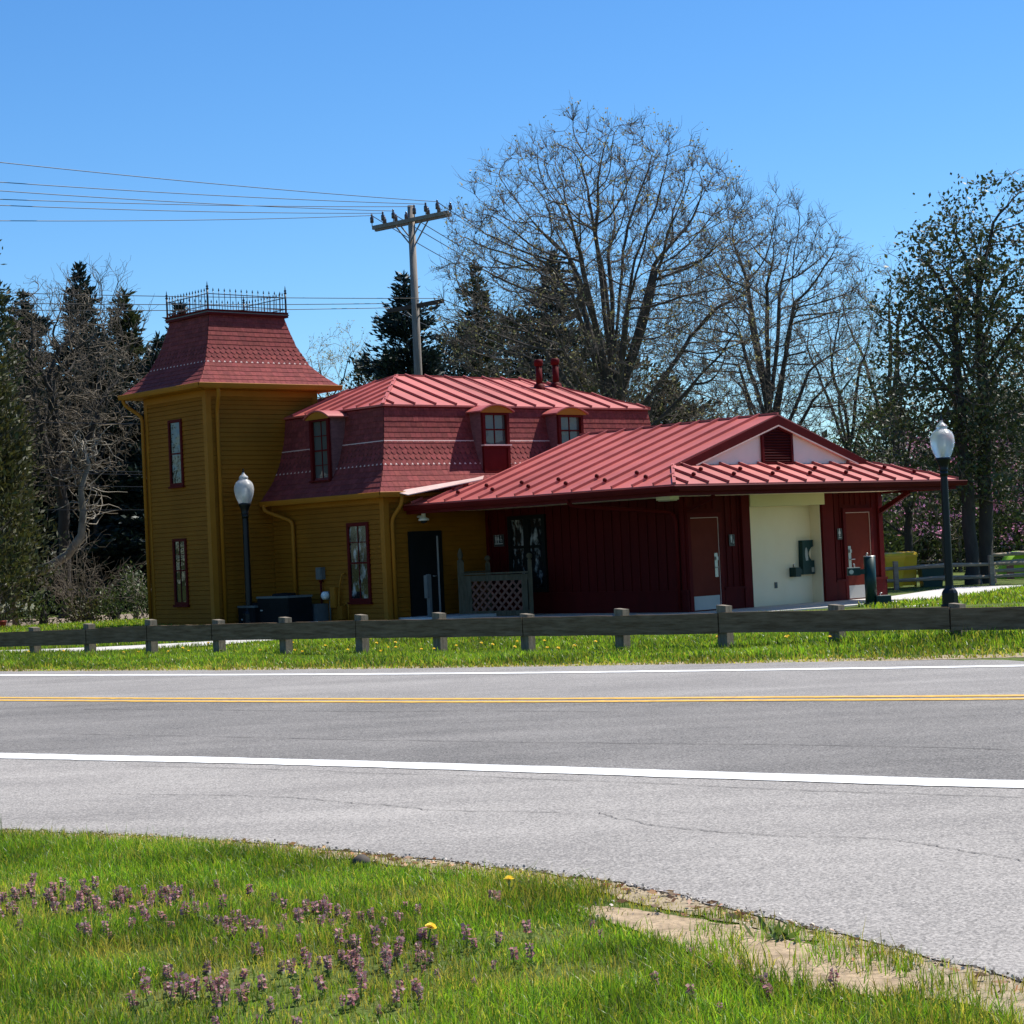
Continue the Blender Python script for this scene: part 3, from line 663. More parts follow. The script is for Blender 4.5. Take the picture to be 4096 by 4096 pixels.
# dormers
def dormer(face, c, u0, u1, z0, zw0, z1, arch, back, panel, gm):
    """front stands on plane c, the body runs back into the mansard"""
    def P(u, o, z): return (u, c - o, z) if face == 'A' else (c + o, u, z)
    m = MB()   # cheeks: clad in the same shingle colour
    for u in (u0, u1):
        du = .03 if u == u0 else -.03
        pts = [P(u, 0, z0), P(u + du, 0, z0), P(u + du, -back, z0), P(u, -back, z0), P(u, 0, z1), P(u + du, 0, z1), P(u + du, -back, z1), P(u, -back, z1)]
        m.hexa(pts)
    body = m.build('dormer', M['shingle_cheek'], house)
    m = MB(); n = 12; v = []
    ov = .13; ub0, ub1 = u0 - ov, u1 + ov; mid = (ub0 + ub1) / 2
    def az(f): return z1 + arch * (1 - (2 * f - 1) ** 2)
    for o in (.14, -back):
        for k in range(n + 1): v.append(P(ub0 + (ub1 - ub0) * k / n, o, az(k / n)))
        for k in range(n + 1): v.append(P(ub0 + (ub1 - ub0) * k / n, o, az(k / n) - .035))
    q = n + 1; fs = []
    for k in range(n):
        fs += [(k, k + 1, 2 * q + k + 1, 2 * q + k), (q + k, 3 * q + k, 3 * q + k + 1, q + k + 1), (k, q + k, q + k + 1, k + 1)]
    fs += [(0, 2 * q, 3 * q, q), (n, q + n, 3 * q + n, 2 * q + n)]
    m.add(v, fs); m.build('dormer_roof', M['metal_red'], body)
    m = MB(); v = [P(ub0 + .04 + (ub1 - ub0 - .08) * k / n, .10, az(k / n) - .036) for k in range(n + 1)]
    v += [P(ub0 + .04 + (ub1 - ub0 - .08) * k / n, .06, az(k / n) - .036) for k in range(n + 1)]
    lowf = [P(ub0 + .04, .10, z1 - .05), P(ub1 - .04, .10, z1 - .05)]; L_ = len(v); v += lowf
    m.add(v, [tuple(range(n + 1)) + (L_ + 1, L_)]); m.build('pediment', M['ochre_trim'], body)
    m = MB(); fr = .085
    m.fbox(face, c, u0, u0 + fr, -.02, .06, z0, z1 - .04); m.fbox(face, c, u1 - fr, u1, -.02, .06, z0, z1 - .04)
    m.fbox(face, c, u0 + fr, u1 - fr, -.02, .06, z1 - .10, z1 - .04)
    if panel:
        m.fbox(face, c, u0 + fr, u1 - fr, -.02, .03, z0, zw0 - .05)
        m.fbox(face, c, u0 + fr, u1 - fr, .03, .06, z0, z0 + .05); m.fbox(face, c, u0 + fr, u1 - fr, .03, .06, zw0 - .1, zw0 - .05)
    m.build('dormer_frame', M['red_trim'], body)
    m = MB(); m.fbox(face, c, u0 - .02, u1 + .02, -.02, .11, zw0 - .05, zw0 - .015); m.build('sill', M['flashing'] if panel else M['red_trim'], body)
    m = MB(); m.fbox(face, c, u0 + fr, u1 - fr, -.05, -.03, zw0 - .02, z1 - .1); m.build('pane', gm, body)
    m = MB(); um = (u0 + u1) / 2; zm = (zw0 + z1 - .1) / 2
    m.fbox(face, c, um - .012, um + .012, -.032, -.012, zw0, z1 - .1); m.fbox(face, c, u0 + fr, u1 - fr, -.032, -.008, zm - .02, zm + .02)
    for zq in ((zw0 + zm) / 2, (zm + z1 - .1) / 2):
        if face == 'A': m.fbox(face, c, u0 + fr, u1 - fr, -.032, -.014, zq - .01, zq + .01)
    m.build('muntin', M['red_trim'], body)
M['shingle_cheek'] = mat('dark_shingle_cheek', (0.12, 0.045, 0.05), (0.20, 0.08, 0.08), rough=0.7, scale=7, stretch=(1, 1, 3))
dormer('B', HA1 - .05, 5.05, 5.92, 3.55, 4.27, 5.10, .17, .9, True, M['glass_curtain'])
dormer('B', HA1 - .05, 7.60, 8.47, 3.55, 4.27, 5.07, .17, .9, True, M['glass_curtain'])
dormer('A', HB0 + .02, 1.84, 2.66, 3.42, 3.55, 5.10, .17, .9, False, M['glass_curtain'])

# ------------------------------------------------------------------ the red annex
annex = empty('restroom_annex', SITE, -YAW, 'dark red board and batten annex with wide standing seam canopy roof and cream shutter', 'building')
SA0, SA1, SB0, SB1, SZ = 4.76, 11.62, 5.0, 11.88, 2.66
G0, G1, GZT = 7.07, 9.60, 2.70
m = MB()   # boards
m.box(SA0, SA1 - .12, SB0, SB0 + .1, .0, SZ); m.box(SA0, SA1 - .12, SB1 - .1, SB1, .0, SZ)
m.box(SA1 - .12, SA1, SB0, G0, 0, SZ); m.box(SA1 - .12, SA1, G1, SB1, 0, SZ)
m.box(SA1 - .12, SA1, G0, G1, GZT - .01, SZ + .12)
a = SA0 + .15
while a < SA1 - .1:    # battens left wall, leaving the window free
    if not (5.58 < a < 7.0): m.box(a - .02, a + .02, SB0 - .022, SB0, .53, SZ)
    else: m.box(a - .02, a + .02, SB0 - .022, SB0, 2.46, SZ)
    a += .29
b = SB0 + .2
def free(b): return not (5.0 < b < 6.18 or G0 - .3 < b < G1 + .45 or 10.36 < b < 11.5)
for k in range(40):
    b = SB0 + .12 + k * .2
    if b > SB1 - .1: break
    if free(b): m.box(SA1, SA1 + .02, b - .02, b + .02, .53, SZ)
    elif 5.15 < b < 6.1 or 10.42 < b < 11.45: m.box(SA1, SA1 + .02, b - .02, b + .02, 2.32, SZ)
m.build('wall', M['red_board'], annex)
m = MB()   # plinth with a sloped cap
def plinth(face, c, u0, u1):
    m.fbox(face, c, u0, u1, .0, .05, 0, .47); m.fbox(face, c, u0, u1, .0, .075, .47, .53)
plinth('A', SB0, SA0, SA1 + .05); plinth('B', SA1, 6.15, G0 - .28); plinth('B', SA1, G1 + .42, 10.40); plinth('B', SA1, 11.45, SB1 + .05)
m.box(SA0, SA1 + .05, SB1, SB1 + .05, 0, .5)
m.build('plinth', M['red_board'], annex)
for nm_, fc, c_, u0, u1, o1, z0 in (('pilaster', 'B', SA1, G0 - .27, G0 - .002, .07, 0), ('pilaster', 'B', SA1, G1 + .002, G1 + .40, .07, 0), ('corner_board', 'B', SA1, SB0, SB0 + .1, .05, .53),
        ('corner_board', 'B', SA1, SB1 - .16, SB1, .05, .53), ('corner_board', 'A', SB0, SA1 - .14, SA1, .03, .53), ('corner_board', 'A', SB0, SA0, SA0 + .1, .03, .53)):
    m = MB(); m.fbox(fc, c_, u0, u1, .0, o1, z0, SZ); m.build(nm_, M['red_trim'], annex)
def steel_door(u0, u1, hinge_left):
    z0, z1 = .04, 2.13
    f = MB(); f.fbox('B', SA1, u0 - .1, u0, .0, .06, 0, z1 + .1); f.fbox('B', SA1, u1, u1 + .1, .0, .06, 0, z1 + .1); f.fbox('B', SA1, u0, u1, .0, .06, z1, z1 + .1)
    d = MB(); d.fbox('B', SA1, u0 + .012, u1 - .012, .0, .03, z0, z1 - .012)
    o = d.build('door', M['door_red'], annex); f.build('door_frame', M['red_trim'], o)
    k = MB(); k.fbox('B', SA1, u0 + .04, u1 - .04, .03, .036, z0 + .02, z0 + .33); k.build('kick_plate', M['kick'], o)
    e = MB(); e.fbox('B', SA1, u1 - .012, u1, .004, .045, z0, z1); e.fbox('B', SA1, u0, u1 - .012, .004, .045, z1 - .012, z1); e.build('weather_strip', M['flashing'], o)
    h = MB(); u = u1 - .11 if hinge_left else u0 + .11
    h.fbox('B', SA1, u - .05, u + .05, .03, .038, .78, 1.32)
    h.box(SA1 + .038, SA1 + .075, u - .035, u + .035, 1.16, 1.24)
    h.tube([(SA1 + .03, u, 1.0), (SA1 + .09, u, 1.0), (SA1 + .09, u + (-.12 if hinge_left else .12), 1.0)], .013, 6)
    h.build('handle', M['steel'], o)
steel_door(5.12, 6.03, True); steel_door(10.47, 11.38, False)
# cream roll shutter
s_ = MB()
s_.box(SA1 - .35, SA1 - .31, G0, G1, 0, GZT); s_.box(SA1 - .35, SA1 - .0, G1 - .035, G1, 0, GZT); s_.box(SA1 - .35, SA1 - .0, G0, G0 + .02, 0, GZT)
s_.box(SA1 - .312, SA1 - .30, G0 + .02, G1 - .035, 1.172, GZT - .0); 
sh = s_.build('shutter', M['cream'], annex)
s_ = MB(); s_.box(SA1 - .31, SA1 + .10, G0 + .004, G1 + .07, GZT - .36, GZT + .005); s_.build('shutter_box', M['cream_dark'], sh)
s_ = MB(); s_.box(SA1 - .31, SA1 - .285, 8.22, 8.30, .42, .56); s_.build('outlet_box', M['grey_box'], sh)
# twin sash window
wn_ = MB()
for (x0, x1) in ((5.64, 6.30), (6.36, 7.02)):
    pass
ow = MB(); ow.fbox('A', SB0, 5.62, 5.74, 0, .06, .55, 2.42); ow.fbox('A', SB0, 6.86, 6.98, 0, .06, .55, 2.42); ow.fbox('A', SB0, 6.20, 6.40, 0, .06, .66, 2.32)
ow.fbox('A', SB0, 5.74, 6.86, 0, .06, 2.32, 2.42); ow.fbox('A', SB0, 5.74, 6.86, 0, .06, .55, .66); ow.fbox('A', SB0, 5.74, 6.20, 0, .045, 1.62, 1.69); ow.fbox('A', SB0, 6.40, 6.86, 0, .045, 1.62, 1.69)
wo_ = ow.build('window', M['dark_door'], annex)
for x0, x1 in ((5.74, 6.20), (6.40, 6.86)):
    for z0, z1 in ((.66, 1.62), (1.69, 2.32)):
        p_ = MB(); p_.fbox('A', SB0, x0, x1, .004, .02, z0, z1); p_.build('pane', M['glass_painted_reflection'], wo_)

# annex roof
EB0, EB1, EZ, EA1 = 2.41, 11.99, 2.80, 13.9
RBm, SL = 7.2, .334
rz_ = lambda b: EZ + SL * (b - EB0)
HP = 1.41
m = MB()
Lp = [(4.80, EB0, EZ), (EA1, EB0, EZ), (EA1 - HP, EB0 + HP, rz_(EB0 + HP)), (12.57, RBm, rz_(RBm)), (5.98, RBm, rz_(RBm)), (6.0, 3.85, rz_(3.85))]
m.slab(Lp, .03)
Rp = [(x, 2 * RBm - y, z) for x, y, z in Lp]; Rp[0] = (4.80, EB1, EZ)
m.slab(list(reversed(Rp)), .03)
Fp = [(EA1, EB0, EZ), (EA1, EB1, EZ), (EA1 - HP, EB1 - HP, rz_(EB0 + HP)), (EA1 - HP, EB0 + HP, rz_(EB0 + HP))]
m.slab(Fp, .029)
m.add([(6.0, 3.85, rz_(3.85) - .02), (5.98, RBm, rz_(RBm) - .02), (4.5, RBm, 3.4), (4.72, 3.85, 3.1)], [(0, 1, 2, 3)])
ln = []; guards = []
a = EA1 - .62; k = 0
while a > 4.9:
    top = RBm if a < 12.5 else EB0 + (EA1 - a)
    if a < 6.0: top = EB0 + (a - 4.80) / 1.2 * 1.44
    ln.append(((a, EB0, EZ), (a, top, rz_(top))))
    gb = EB0 + (.42 if k % 2 else .78)
    if gb < top - .1: guards.append((a, gb, rz_(gb) + .075))
    a -= .63; k += 1
b = EB0 + .40; k = 0
while b < EB1 - .1:
    d_ = min(HP, b - EB0, EB1 - b); ln.append(((EA1, b, EZ), (EA1 - d_, b, EZ + SL * d_)))
    gd = .42 if k % 2 else .80
    if gd < d_ - .1: guards.append((EA1 - gd, b, EZ + SL * gd + .075))
    b += .62; k += 1
seam_roof(m, None, ln, .034, .062)
for p, q in ((Lp[1], Lp[2]), (Rp[1], Rp[2]), (Lp[3], Lp[4])): m.bar(Vector(p) + Vector((0, 0, .02)), Vector(q) + Vector((0, 0, .02)), .07, .04)
roof = m.build('metal_roof', M['metal_red'], annex)
gm_ = None
for p in guards:
    if gm_ is None:
        mb = MB(); mb.lathe([(.002, -.052), (.038, -.038), (.052, 0), (.038, .038), (.002, .052)], n=12); gm_ = mb.build('snow_guard', M['red_trim'], annex); g_ = gm_
    else: g_ = gm_.copy(); col.objects.link(g_)
    g_.location = p
# rake boards, gable wall, louvred vent
zt = rz_(RBm); zt0 = rz_(EB0 + HP); ga = 12.50
m = MB()
for s in (1, -1):
    p = [(RBm - s * (RBm - EB0 - HP + .0), zt0), (RBm, zt)]
    for (y0, z0), (y1, z1) in [(p[0], p[1])]:
        v = [(ga + .075, y0, z0 - .035), (ga + .075, y1, z1 - .035), (ga + .075, y1, z1 - .25), (ga + .075, y0 + s * .0, z0 - .035 - .01)]
        v2 = [(ga - .02, y, z) for _, y, z in v]
        # board is cut square where it meets the lower roof
        v[3] = (ga + .075, y0 + s * .62, zt0 - .035); v2[3] = (ga - .02, y0 + s * .62, zt0 - .035)
        fs = [(0, 1, 2, 3), (7, 6, 5, 4), (0, 4, 5, 1), (1, 5, 6, 2), (2, 6, 7, 3), (3, 7, 4, 0)]
        if s < 0: fs = [tuple(reversed(f)) for f in fs]
        m.add(v + v2, fs)
m.build('rake_board', M['red_trim'], annex)
m = MB()
for s in (1, -1):
    y0, z0 = RBm - s * (RBm - EB0 - HP - .64), zt0; y1, z1 = RBm, zt - .262
    m.bar((ga + .04, y0, z0 - .02), (ga + .04, y1, z1), .09, .028)
m.build('rake_trim', M['flashing'], annex)
m = MB(); yb = RBm - EB0 - HP - .05
m.add([(ga - .02, RBm - yb, zt0 - .03), (ga - .02, RBm + yb, zt0 - .03), (ga - .02, RBm, zt - .02)], [(0, 1, 2)])
m.build('gable_wall', M['gable'], annex)
vn = MB(); v0, v1 = RBm - .55, RBm + .5; vz0 = zt0 + .0
vn.add([(ga + .0, v0, vz0), (ga + .0, v1, vz0), (ga + .0, v1, zt - .44), (ga + .0, RBm, zt - .27), (ga + .0, v0, zt - .44)], [(0, 1, 2, 3, 4)])
vn.box(ga, ga + .05, v0, v0 + .07, vz0, zt - .44); vn.box(ga, ga + .05, v1 - .07, v1, vz0, zt - .44); vn.box(ga, ga + .05, v0 + .07, v1 - .07, vz0, vz0 + .04)
vn.bar((ga + .025, v0, zt - .455), (ga + .025, RBm, zt - .295), .05, .06); vn.bar((ga + .025, v1, zt - .455), (ga + .025, RBm, zt - .295), .05, .06)
ve_ = vn.build('gable_vent', M['red_trim'], annex)
lv = MB(); z_ = vz0 + .06
while z_ < zt - .38:
    dd = max(0, (z_ + .05 - (zt - .47)) * 2.6)
    lv.hexa([(ga + .004, v0 + .07 + dd, z_ + .035), (ga + .045, v0 + .07 + dd, z_), (ga + .045, v1 - .07 - dd, z_), (ga + .004, v1 - .07 - dd, z_ + .035),
             (ga + .004, v0 + .07 + dd, z_ + .045), (ga + .045, v0 + .07 + dd, z_ + .01), (ga + .045, v1 - .07 - dd, z_ + .01), (ga + .004, v1 - .07 - dd, z_ + .045)]); z_ += .062
lv.build('louvre', M['red_board'], ve_)
# canopy soffit, fascia and gutters
m = MB(); m.slab([(4.8, EB0 + .12, 2.64), (EA1 - .12, EB0 + .12, 2.64), (EA1 - .12, EB1 - .12, 2.64), (4.8, EB1 - .12, 2.64)], .03); m.build('soffit', M['cream'], annex)
m = MB(); m.box(4.82, EA1 - .05, EB0 + .05, EB0 + .118, 2.56, 2.768); m.box(EA1 - .118, EA1 - .05, EB0 + .118, EB1 - .118, 2.56, 2.768); m.box(4.82, EA1 - .05, EB1 - .118, EB1 - .05, 2.56, 2.768)
m.build('fascia', M['red_trim'], annex)
gutter((4.85, EB0 + .05), (EA1 + .07, EB0 + .05), (0, -1), M['red_trim'], annex, EZ - .035, .12, .13); gutter((EA1 - .05, EB0 - .07), (EA1 - .05, EB1 + .25), (1, 0), M['red_trim'], annex, EZ - .035, .12, .13)
downspout([(10.6, EB0 - .02, 2.66), (10.6, EB0 + .1, 2.5), (11.35, SB0 - .12, 2.28), (11.42, SB0 - .07, 2.1), (11.42, SB0 - .07, .1)], M['red_trim'], annex, .045)
m = MB(); m.bar((SA1, 11.82, 2.12), (12.55, 11.82, 2.56), .09, .11); m.build('canopy_brace', M['red_board'], annex)
m = MB(); m.bar((SA1, 5.06, 1.95 + .35), (12.5, 5.06, 2.57), .07, .09); m.build('canopy_brace', M['red_board'], annex)
# cricket flashing where the annex roof runs into the mansard
m = MB(); m.slab([(4.95, 1.95, 3.13), (5.35, 2.12, 3.02), (6.02, 3.88, 3.33), (5.7, 4.2, 3.43), (4.85, 4.4, 3.36)], .02); m.build('flashing', M['flashing'], annex)

# ------------------------------------------------------------------ things on and around the walls (local frame of the site)
def site_thing(name, a, b, label, cat, group=None): return empty(name, W(a, b, 0), -YAW, label, cat, group)
def figure(mb, x, z, s, dress=False):   # pictogram of a standing person on the +x facing plate (x = along)
    mb.lathe([(.001, -.001), (.018 * s, 0)], (0, 0, 0), 6) if False else None
    n = 10
    mb.add([(.0, x + .017 * s * math.cos(2 * math.pi * k / n), z + .088 * s + .017 * s * math.sin(2 * math.pi * k / n)) for k in range(n)], [tuple(range(n))])
    if dress: mb.add([(0, x - .015 * s, z + .065 * s), (0, x - .045 * s, z - .02 * s), (0, x + .045 * s, z - .02 * s), (0, x + .015 * s, z + .065 * s)], [(0, 1, 2, 3)])
    else: mb.add([(0, x - .028 * s, z + .065 * s), (0, x - .028 * s, z - .02 * s), (0, x + .028 * s, z - .02 * s), (0, x + .028 * s, z + .065 * s)], [(0, 1, 2, 3)])
    for q in (-.012, .012): mb.add([(0, x + (q - .009) * s, z - .02 * s), (0, x + (q - .009) * s, z - .085 * s), (0, x + (q + .009) * s, z - .085 * s), (0, x + (q + .009) * s, z - .02 * s)], [(0, 1, 2, 3)])
def wheelchair(mb, x, z, s):
    n = 14
    v = [(0, x + r * s * math.cos(2 * math.pi * k / n), z - .03 * s + r * s * math.sin(2 * math.pi * k / n)) for k in range(n) for r in (.045, .032)]
    mb.add(v, [(2 * k, 2 * k + 1, (2 * k + 3) % (2 * n), (2 * k + 2) % (2 * n)) for k in range(n)])
    mb.add([(0, x - .02 * s, z + .07 * s), (0, x - .02 * s, z - .02 * s), (0, x + .0 * s, z - .02 * s), (0, x + .0 * s, z + .07 * s)], [(0, 1, 2, 3)])
    mb.add([(0, x - .02 * s, z - .005 * s), (0, x - .02 * s, z - .022 * s), (0, x + .045 * s, z - .022 * s), (0, x + .045 * s, z - .005 * s)], [(0, 1, 2, 3)])
    mb.add([(0, x - .01 * s + .017 * s * math.cos(2 * math.pi * k / 8), z + .09 * s + .017 * s * math.sin(2 * math.pi * k / 8)) for k in range(8)], [tuple(range(8))])
def wall_sign(a, b, rz, wd, ht, z, label, figs):
    o = empty('restroom_sign', W(a, b, 0), -YAW + rz, label, 'sign')
    m = MB(); m.box(0, .012, -wd / 2, wd / 2, z - ht / 2, z + ht / 2); m.build('sign_plate', M['sign_black'], o)
    m = MB(); t = .012
    for y0, y1, z0, z1 in ((-wd / 2, wd / 2, z + ht / 2 - t, z + ht / 2), (-wd / 2, wd / 2, z - ht / 2, z - ht / 2 + t), (-wd / 2, -wd / 2 + t, z - ht / 2 + t, z + ht / 2 - t), (wd / 2 - t, wd / 2, z - ht / 2 + t, z + ht / 2 - t)): m.box(.0125, .016, y0, y1, z0, z1)
    m.build('sign_border', M['grey_box'], o)
    m = MB(); figs(m, z); g = m.build('pictogram', M['sign_white'], o); g.location.x = .0165
    return o
def figs1(m, z):
    figure(m, -.10, z + .03, 1.05); figure(m, -.015, z + .03, 1.05, True); wheelchair(m, .095, z + .025, .9)
    m.add([(0, -.15, z - .09), (0, .15, z - .09), (0, .15, z - .065), (0, -.15, z - .065)], [(0, 1, 2, 3)])
wall_sign(5.25, SB0 - .024, -math.pi / 2, .38, .29, 1.84, 'small black sign with two figures and a wheelchair beside the twin window', figs1)
def figs2(m, z): figure(m, -.02, z + .03, .95); wheelchair(m, .045, z - .04, .5)
def figs3(m, z): figure(m, -.01, z + .03, 1.0, True); m.add([(0, -.05, z - .095), (0, .05, z - .095), (0, .05, z - .08), (0, -.05, z - .08)], [(0, 1, 2, 3)])
wall_sign(SA1 + .021, 6.47, 0, .18, .26, 1.59, 'narrow black figure sign between the left brown door and the cream shutter', figs2)
wall_sign(SA1 + .022, 10.25, 0, .17, .26, 1.62, 'narrow black figure sign between the cream shutter and the right brown door', figs3)

# bottle filler on the cream shutter
bf = empty('bottle_filler', W(SA1 - .30, 9.12, 0), -YAW, 'dark green wall mounted bottle filling station on the cream shutter', 'bottle filler')
bf.location = W(SA1 - .302, 9.30, 0)
m = MB(); n = 12
prof = [(-.20, .70), (.22, .70), (.22, 1.02), (.12, 1.03)] + [(.12 - .09 * math.sin(math.pi * k / n), 1.03 + .30 * k / n) for k in range(1, n)] + [(.12, 1.33), (.20, 1.36), (.20, 1.51), (-.18, 1.51)]
nn_ = len(prof); v = [(.0, y, z) for y, z in prof] + [(.13, y, z) for y, z in prof]
m.add(v, [tuple(reversed(range(nn_))), tuple(range(nn_, 2 * nn_))] + [(i, (i + 1) % nn_, nn_ + (i + 1) % nn_, nn_ + i) for i in range(nn_)]); m.build('filler_body', M['green_enamel'], bf)
m = MB(); ne_ = 14; m.add([(.1315, -.055 + .05 * math.cos(2 * math.pi * k / ne_), 1.18 + .16 * math.sin(2 * math.pi * k / ne_)) for k in range(ne_)], [tuple(range(ne_))]); m.add([(.1335, -.09, 1.03), (.1335, .0, 1.03), (.1335, .0, 1.13), (.1335, -.09, 1.13)], [(0, 1, 2, 3)]); m.build('filler_panel', M['kick'], bf)
m = MB(); m.box(.02, .12, -.36, -.20, .72, .84); m.box(.0, .20, -.54, -.36, .66, .88); m.build('basin', M['green_enamel'], bf)
m = MB(); m.lathe([(.001, .002), (.085, .0)], (.10, -.45, .885), 12); m.tube([(.05, -.45, .88), (.05, -.45, .95), (.09, -.45, .96)], .014, 6); m.build('bubbler', M['steel'], bf)
m = MB(); m.box(.131, .137, .11, .20, .75, .86); m.build('push_plate', M['steel'], bf)

# pedestal drinking fountain
fo = site_thing('drinking_fountain', 13.62, 7.62, 'dark green pedestal drinking fountain with side basin on the sunlit pavement', 'drinking fountain')
fo.location = (7.80, 43.9, 0.03)
m = MB(); m.tube([(0, 0, 0), (0, 0, 1.06)], [.128, .128], 20); m.lathe([(.16, 0), (.16, .04), (.13, .06)], n=20); m.build('pedestal', M['green_enamel'], fo)
m = MB(); m.lathe([(.001, 1.065), (.105, 1.062), (.130, 1.08), (.130, 1.06)], n=20); m.tube([(-.05, -.02, 1.06), (-.06, -.02, 1.11), (-.05, -.02, 1.14), (-.02, -.02, 1.13)], .016, 6); m.build('bubbler', M['steel'], fo)
# basin towards the viewer's left, foot basin to the right
import_dir = Vector((-1, .05, 0)).normalized()
loc_l = Matrix.Rotation(YAW, 3, 'Z') @ import_dir
lx, ly = loc_l.x, loc_l.y
def along(d, s=0): return (lx * d - ly * s, ly * d + lx * s)
m = MB(); p = along(.11); q = along(.23); m.bar((*p, .74), (*q, .74), .16, .11); m.build('basin_arm', M['green_enamel'], fo)
m = MB(); c_ = along(.50); m.bar((*along(.22), .745), (*along(.49), .745), .26, .16); bs = m.build('basin', M['green_enamel'], fo)
m = MB(); m.bar((*along(.224), .834), (*along(.486), .834), .255, .016); m.tube([(*along(.33, -.06), .84), (*along(.33, -.06), .90), (*along(.35, -.04), .915)], .018, 6); m.build('basin_rim', M['steel'], bs)
m = MB(); pz_ = along(.62, .174); m.lathe([(.001, 0), (.05, 0)], (0, 0, 0), 12); o_ = m.build('push_button', M['steel'], bs)
fr_ = Vector((*along(.42, .133), .745)); o_.location = fr_; o_.rotation_euler = Vector((along(0, 1)[0], along(0, 1)[1], 0)).to_track_quat('Z', 'Y').to_euler()
m = MB(); m.bar((*along(-.10), .10), (*along(-.42), .10), .27, .18); fb = m.build('foot_basin', M['green_enamel'], fo)
m = MB(); m.bar((*along(-.16), .197), (*along(-.41), .197), .25, .013); m.tube([(*along(-.19), .20), (*along(-.20), .25), (*along(-.24), .26)], .014, 6); m.build('basin_rim', M['steel'], fb)

# lamp posts
def lamp_post(x, y, h, label):
    o = empty('lamp_post', (x, y, 0), 0.3, label, 'lamp post', 'acorn globe lamp posts')
    s = h / 3.9
    m = MB(); m.lathe([(.20, 0), (.20, .05), (.17, .07), (.17, .30), (.14, .36), (.10, .40), (.088, .46)], n=8, smooth=False); m.build('lamp_base', M['post_black'], o)
    m = MB(); m.lathe([(.085, .4), (.075, 2.6), (.068, 2.75 * s)], n=14); m.tube([(0, 0, 2.70 * s), (0, 0, 2.82 * s)], .085, 12); m.build('pole', M['post_black'], o)
    b = 2.78 * s
    m = MB(); m.lathe([(.07, b), (.10, b + .05), (.085, b + .08), (.115, b + .18), (.155, b + .26), (.165, b + .30), (.12, b + .31)], n=16); m.build('lamp_collar', M['post_black'], o)
    g0 = b + .305
    prof = [(.145, 0), (.19, .09), (.235, .22), (.252, .34), (.24, .44), (.205, .52), (.15, .57), (.11, .59), (.105, .615), (.12, .64), (.105, .67), (.06, .71), (.03, .74), (.025, .78)]
    m = MB(); m.lathe([(r, g0 + z) for r, z in prof], n=28); gl = m.build('lamp_globe', M['globe'], o)
    m = MB(); m.tube([(0, 0, g0 - .01), (0, 0, g0 + .12), (0, 0, g0 + .13), (0, 0, g0 + .36)], [.03, .03, .055, .05], 10); m.build('bulb', M['white'], gl)
    m = MB(); m.lathe([(.028, g0 + .775), (.03, g0 + .80), (.012, g0 + .82), (.022, g0 + .845), (.002, g0 + .875)], n=10); m.build('finial', M['post_black'], o)
    return o
gmx, gt, gp = new_mat('prismatic_globe'); gp.inputs['Base Color'].default_value = (.86, .87, .88, 1); gp.inputs['Roughness'].default_value = .22
gp.inputs['Transmission Weight'].default_value = .62; gp.inputs['IOR'].default_value = 1.25
wv = gt.nodes.new('ShaderNodeTexWave'); wv.wave_type = 'BANDS'; wv.bands_direction = 'Z'; wv.inputs['Scale'].default_value = 18
tcg = gt.nodes.new('ShaderNodeTexCoord'); bpg = gt.nodes.new('ShaderNodeBump'); bpg.inputs['Strength'].default_value = .25; bpg.inputs['Distance'].default_value = .01
gt.links.new(tcg.outputs['Object'], wv.inputs['Vector']); gt.links.new(wv.outputs['Fac'], bpg.inputs['Height']); gt.links.new(bpg.outputs[0], gp.inputs['Normal'])
M['globe'] = gmx
lamp_post(-6.69, 50.05, 3.88, 'black acorn globe lamp post in front of the yellow tower')
lamp_post(8.96, 41.28, 3.92, 'black acorn globe lamp post at the right, beside the annex canopy')

# lights under eaves
o = site_thing('wall_lamp', 4.76, 2.85, 'white dome lamp fixed under the canopy above the dark door', 'wall lamp')
m = MB(); m.tube([(.0, 0, 2.50), (.16, 0, 2.50)], .03, 8); m.lathe([(.05, 2.61), (.055, 2.48), (.13, 2.44), (.13, 2.40), (.002, 2.40)], (.22, 0, 0), 16); m.build('lamp_shade', M['white'], o)
m = MB(); m.lathe([(.09, 2.40), (.075, 2.35), (.002, 2.33)], (.22, 0, 0), 12); m.build('lens', M['glass_calm'], o)
o = site_thing('soffit_light', 12.0, 4.05, 'slim white light box under the canopy corner by the left brown door', 'ceiling light')
m = MB(); m.box(-.15, .27, -.14, .14, 2.53, 2.608); m.build('light_box', M['white'], o)
m = MB(); m.box(-.12, .24, -.11, .11, 2.505, 2.53); m.build('diffuser', M['kick'], o)

